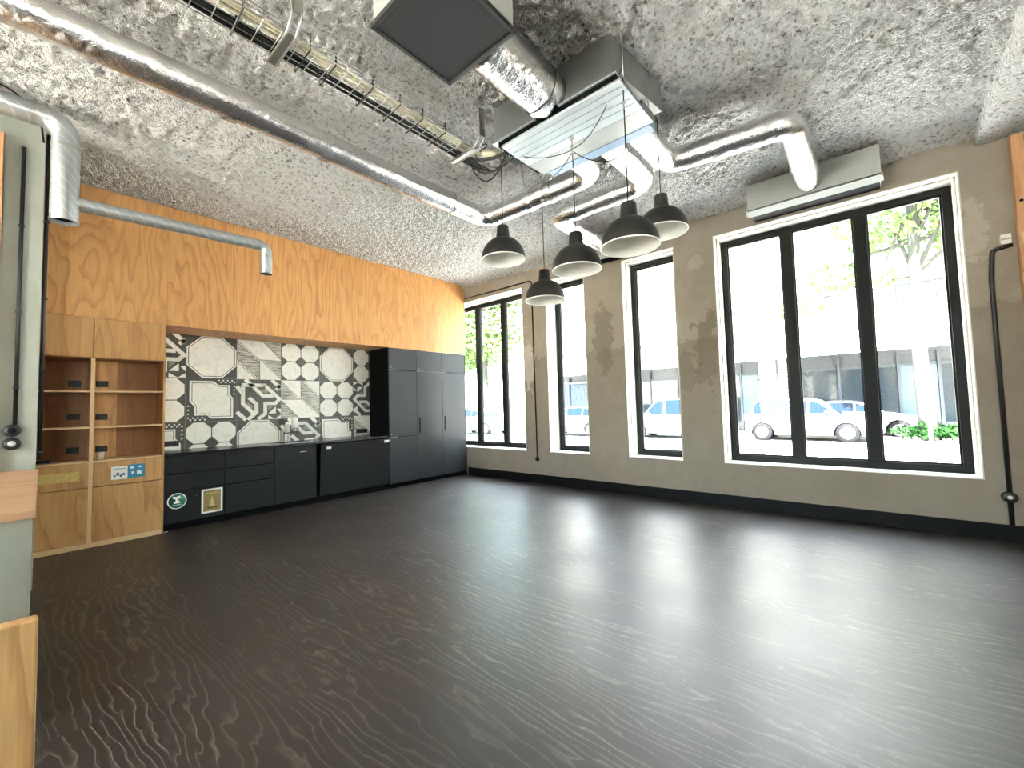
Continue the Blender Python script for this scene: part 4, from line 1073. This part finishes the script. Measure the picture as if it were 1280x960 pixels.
tree('slim street tree with a mottled trunk behind the right pane of the big window', 18.3, -1.25, 8.6, (.1, .06),
     [((.3, .6, 7.4), (1.5, 1.6, 1.0)), ((-.3, -1.0, 8.3), (1.5, 1.5, 1.0)), ((.2, 2.2, 5.9), (.9, 1.0, .7)), ((0, 3.1, 4.9), (.7, .8, .5)), ((.3, -1.6, 6.5), (1.2, 1.2, .8)), ((-.3, .9, 5.4), (.5, .6, .3)), ((.2, -2.6, 7.6), (1.5, 1.5, 1.2)), ((.5, -3.4, 6.0), (1.3, 1.3, 1.0)), ((0, .2, 10.0), (2.4, 2.2, 1.6)), ((-.4, -2.4, 10.6), (2.4, 2.4, 1.8)), ((0, -.8, 12.4), (2.2, 2.6, 1.6)), ((.2, -4.6, 9.4), (2.2, 2.2, 1.8))], .17, 3, 230, .17)
tree('leafy street tree at the far end of the street beyond the three-pane window', 19.5, 19.0, 6.5, (0, .1),
     [((0, 0, 6.8), (2.6, 2.8, 2.2)), ((-.8, -2.2, 5.6), (2.0, 2.0, 1.6)), ((.3, 2.5, 5.5), (2.2, 2.4, 1.8)), ((0, -1, 8.8), (2.2, 2.4, 1.6)), ((-.4, .6, 11.), (2.6, 2.8, 1.8)), ((-.6, -2.6, 10.), (2.4, 2.4, 1.8)), ((0, 3, 9.6), (2.4, 2.4, 1.8)), ((0, 0, 13.), (2.2, 2.6, 1.6))], .2, 5, 170, .22)
tree('second leafy street tree beyond the pale blue car', 22.5, 25.5, 7.5, (0, 0),
     [((0, 0, 7.2), (3.0, 3.2, 2.6)), ((-.5, -2.6, 6.0), (2.4, 2.4, 1.8)), ((0, 2.6, 6.2), (2.4, 2.4, 2.0)), ((0, 0, 9.6), (2.6, 2.6, 1.8)), ((0, -1, 12.2), (2.6, 2.8, 1.8))], .22, 9, 150, .24)
def bed():
    rng = random.Random(4); t = thing('planting_bed', 'low green planting bed around the foot of the slim street tree', 'planting bed', (18.4, -1.2, ZS))
    box(17.9, -3.0, ZS, 19.2, -.35, ZS+.16).build('kerb', 'paving', t)
    mb = MB()
    for k in range(34): leaves(mb, (18.0+rng.random()*1.0, -2.9+rng.random()*2.4, ZS+.34+rng.random()*.22), (.22, .22, .2), 26, .11, rng)
    mb.build('plants', 'leafd', t, fix=False)
bed()
t = thing('street_post', 'thin white post in front of the slim street tree', 'post', (14.6, -1.0, ZS))
MB().lathe([(.001, ZS), (.04, ZS), (.04, ZS+.9), (.03, ZS+.93), (.001, ZS+.94)], (14.6, -1.02, 0), 14).build('post', 'awning', t)
MB().lathe([(.041, ZS+.72), (.043, ZS+.72), (.043, ZS+.80), (.041, ZS+.80)], (14.6, -1.02, 0), 14).build('band', 'rail', t)

# ================================================================== LIGHT
w = bpy.data.worlds.new('sky'); SC.world = w; w.use_nodes = True; nt = w.node_tree; nt.nodes.clear()
out = nt.nodes.new('ShaderNodeOutputWorld'); bg = nt.nodes.new('ShaderNodeBackground'); sky = nt.nodes.new('ShaderNodeTexSky')
sky.sky_type = 'NISHITA'; sky.sun_disc = False; sky.sun_elevation = math.radians(52); sky.sun_rotation = math.radians(-100); sky.altitude = 50; sky.air_density = 1.0; sky.dust_density = 1.5
hz = nt.nodes.new('ShaderNodeMix'); hz.data_type = 'RGBA'; hz.inputs[0].default_value = .5; hz.inputs[7].default_value = (3.6, 3.7, 3.5, 1)   # thin bright haze
nt.links.new(sky.outputs[0], hz.inputs[6]); nt.links.new(hz.outputs[2], bg.inputs[0]); bg.inputs[1].default_value = .24
nt.links.new(bg.outputs[0], out.inputs[0])
sl = bpy.data.lights.new('sun', 'SUN'); sl.energy = 8.0; sl.angle = math.radians(.6); sl.color = (1, .95, .86)
so = bpy.data.objects.new('sun', sl); C.objects.link(so)
el, az = math.radians(52), math.radians(18)     # travels towards +X, over our own roof
dv = Vector((math.cos(el)*math.cos(az), math.cos(el)*math.sin(az), -math.sin(el)))
so.rotation_euler = dv.to_track_quat('-Z', 'Y').to_euler(); so.location = (-10, -5, 20)
for i, (a, b, _) in enumerate(WINS):            # light portals in the window openings
    pl = bpy.data.lights.new('window_portal', 'AREA'); pl.shape = 'RECTANGLE'; pl.size = HEAD-SILL; pl.size_y = b-a; pl.cycles.is_portal = True
    po = bpy.data.objects.new('window_portal', pl); C.objects.link(po); po.location = (XW+.40, (a+b)/2, (HEAD+SILL)/2)
    po.rotation_euler = (0, PI/2, 0)
for wins, rot, loc in ((BACK_FILL, (0, -PI/2, 0), lambda m: (X0-.25, m, (HEAD+SILL)/2)), (FRONT_FILL, (PI/2, 0, 0), lambda m: (m, Y0-.25, (HEAD+SILL)/2))):
    for a, b in wins:
        pl = bpy.data.lights.new('window_portal', 'AREA'); pl.shape = 'RECTANGLE'; pl.cycles.is_portal = True
        pl.size, pl.size_y = ((HEAD-SILL, b-a) if wins is BACK_FILL else (b-a, HEAD-SILL))
        po = bpy.data.objects.new('window_portal', pl); C.objects.link(po); po.location = loc((a+b)/2); po.rotation_euler = rot

vs = SC.view_settings; vs.view_transform = 'Standard'; vs.look = 'None'; vs.gamma = 1.0; vs.use_curve_mapping = False; vs.exposure = 5.2
SC.cycles.max_bounces = 12; SC.cycles.diffuse_bounces = 8; SC.cycles.glossy_bounces = 6; SC.cycles.transparent_max_bounces = 12
SC.cycles.use_denoising = True; SC.cycles.denoising_prefilter = 'NONE'; SC.cycles.caustics_reflective = False; SC.cycles.caustics_refractive = False
SC.cycles.sample_clamp_indirect = 12
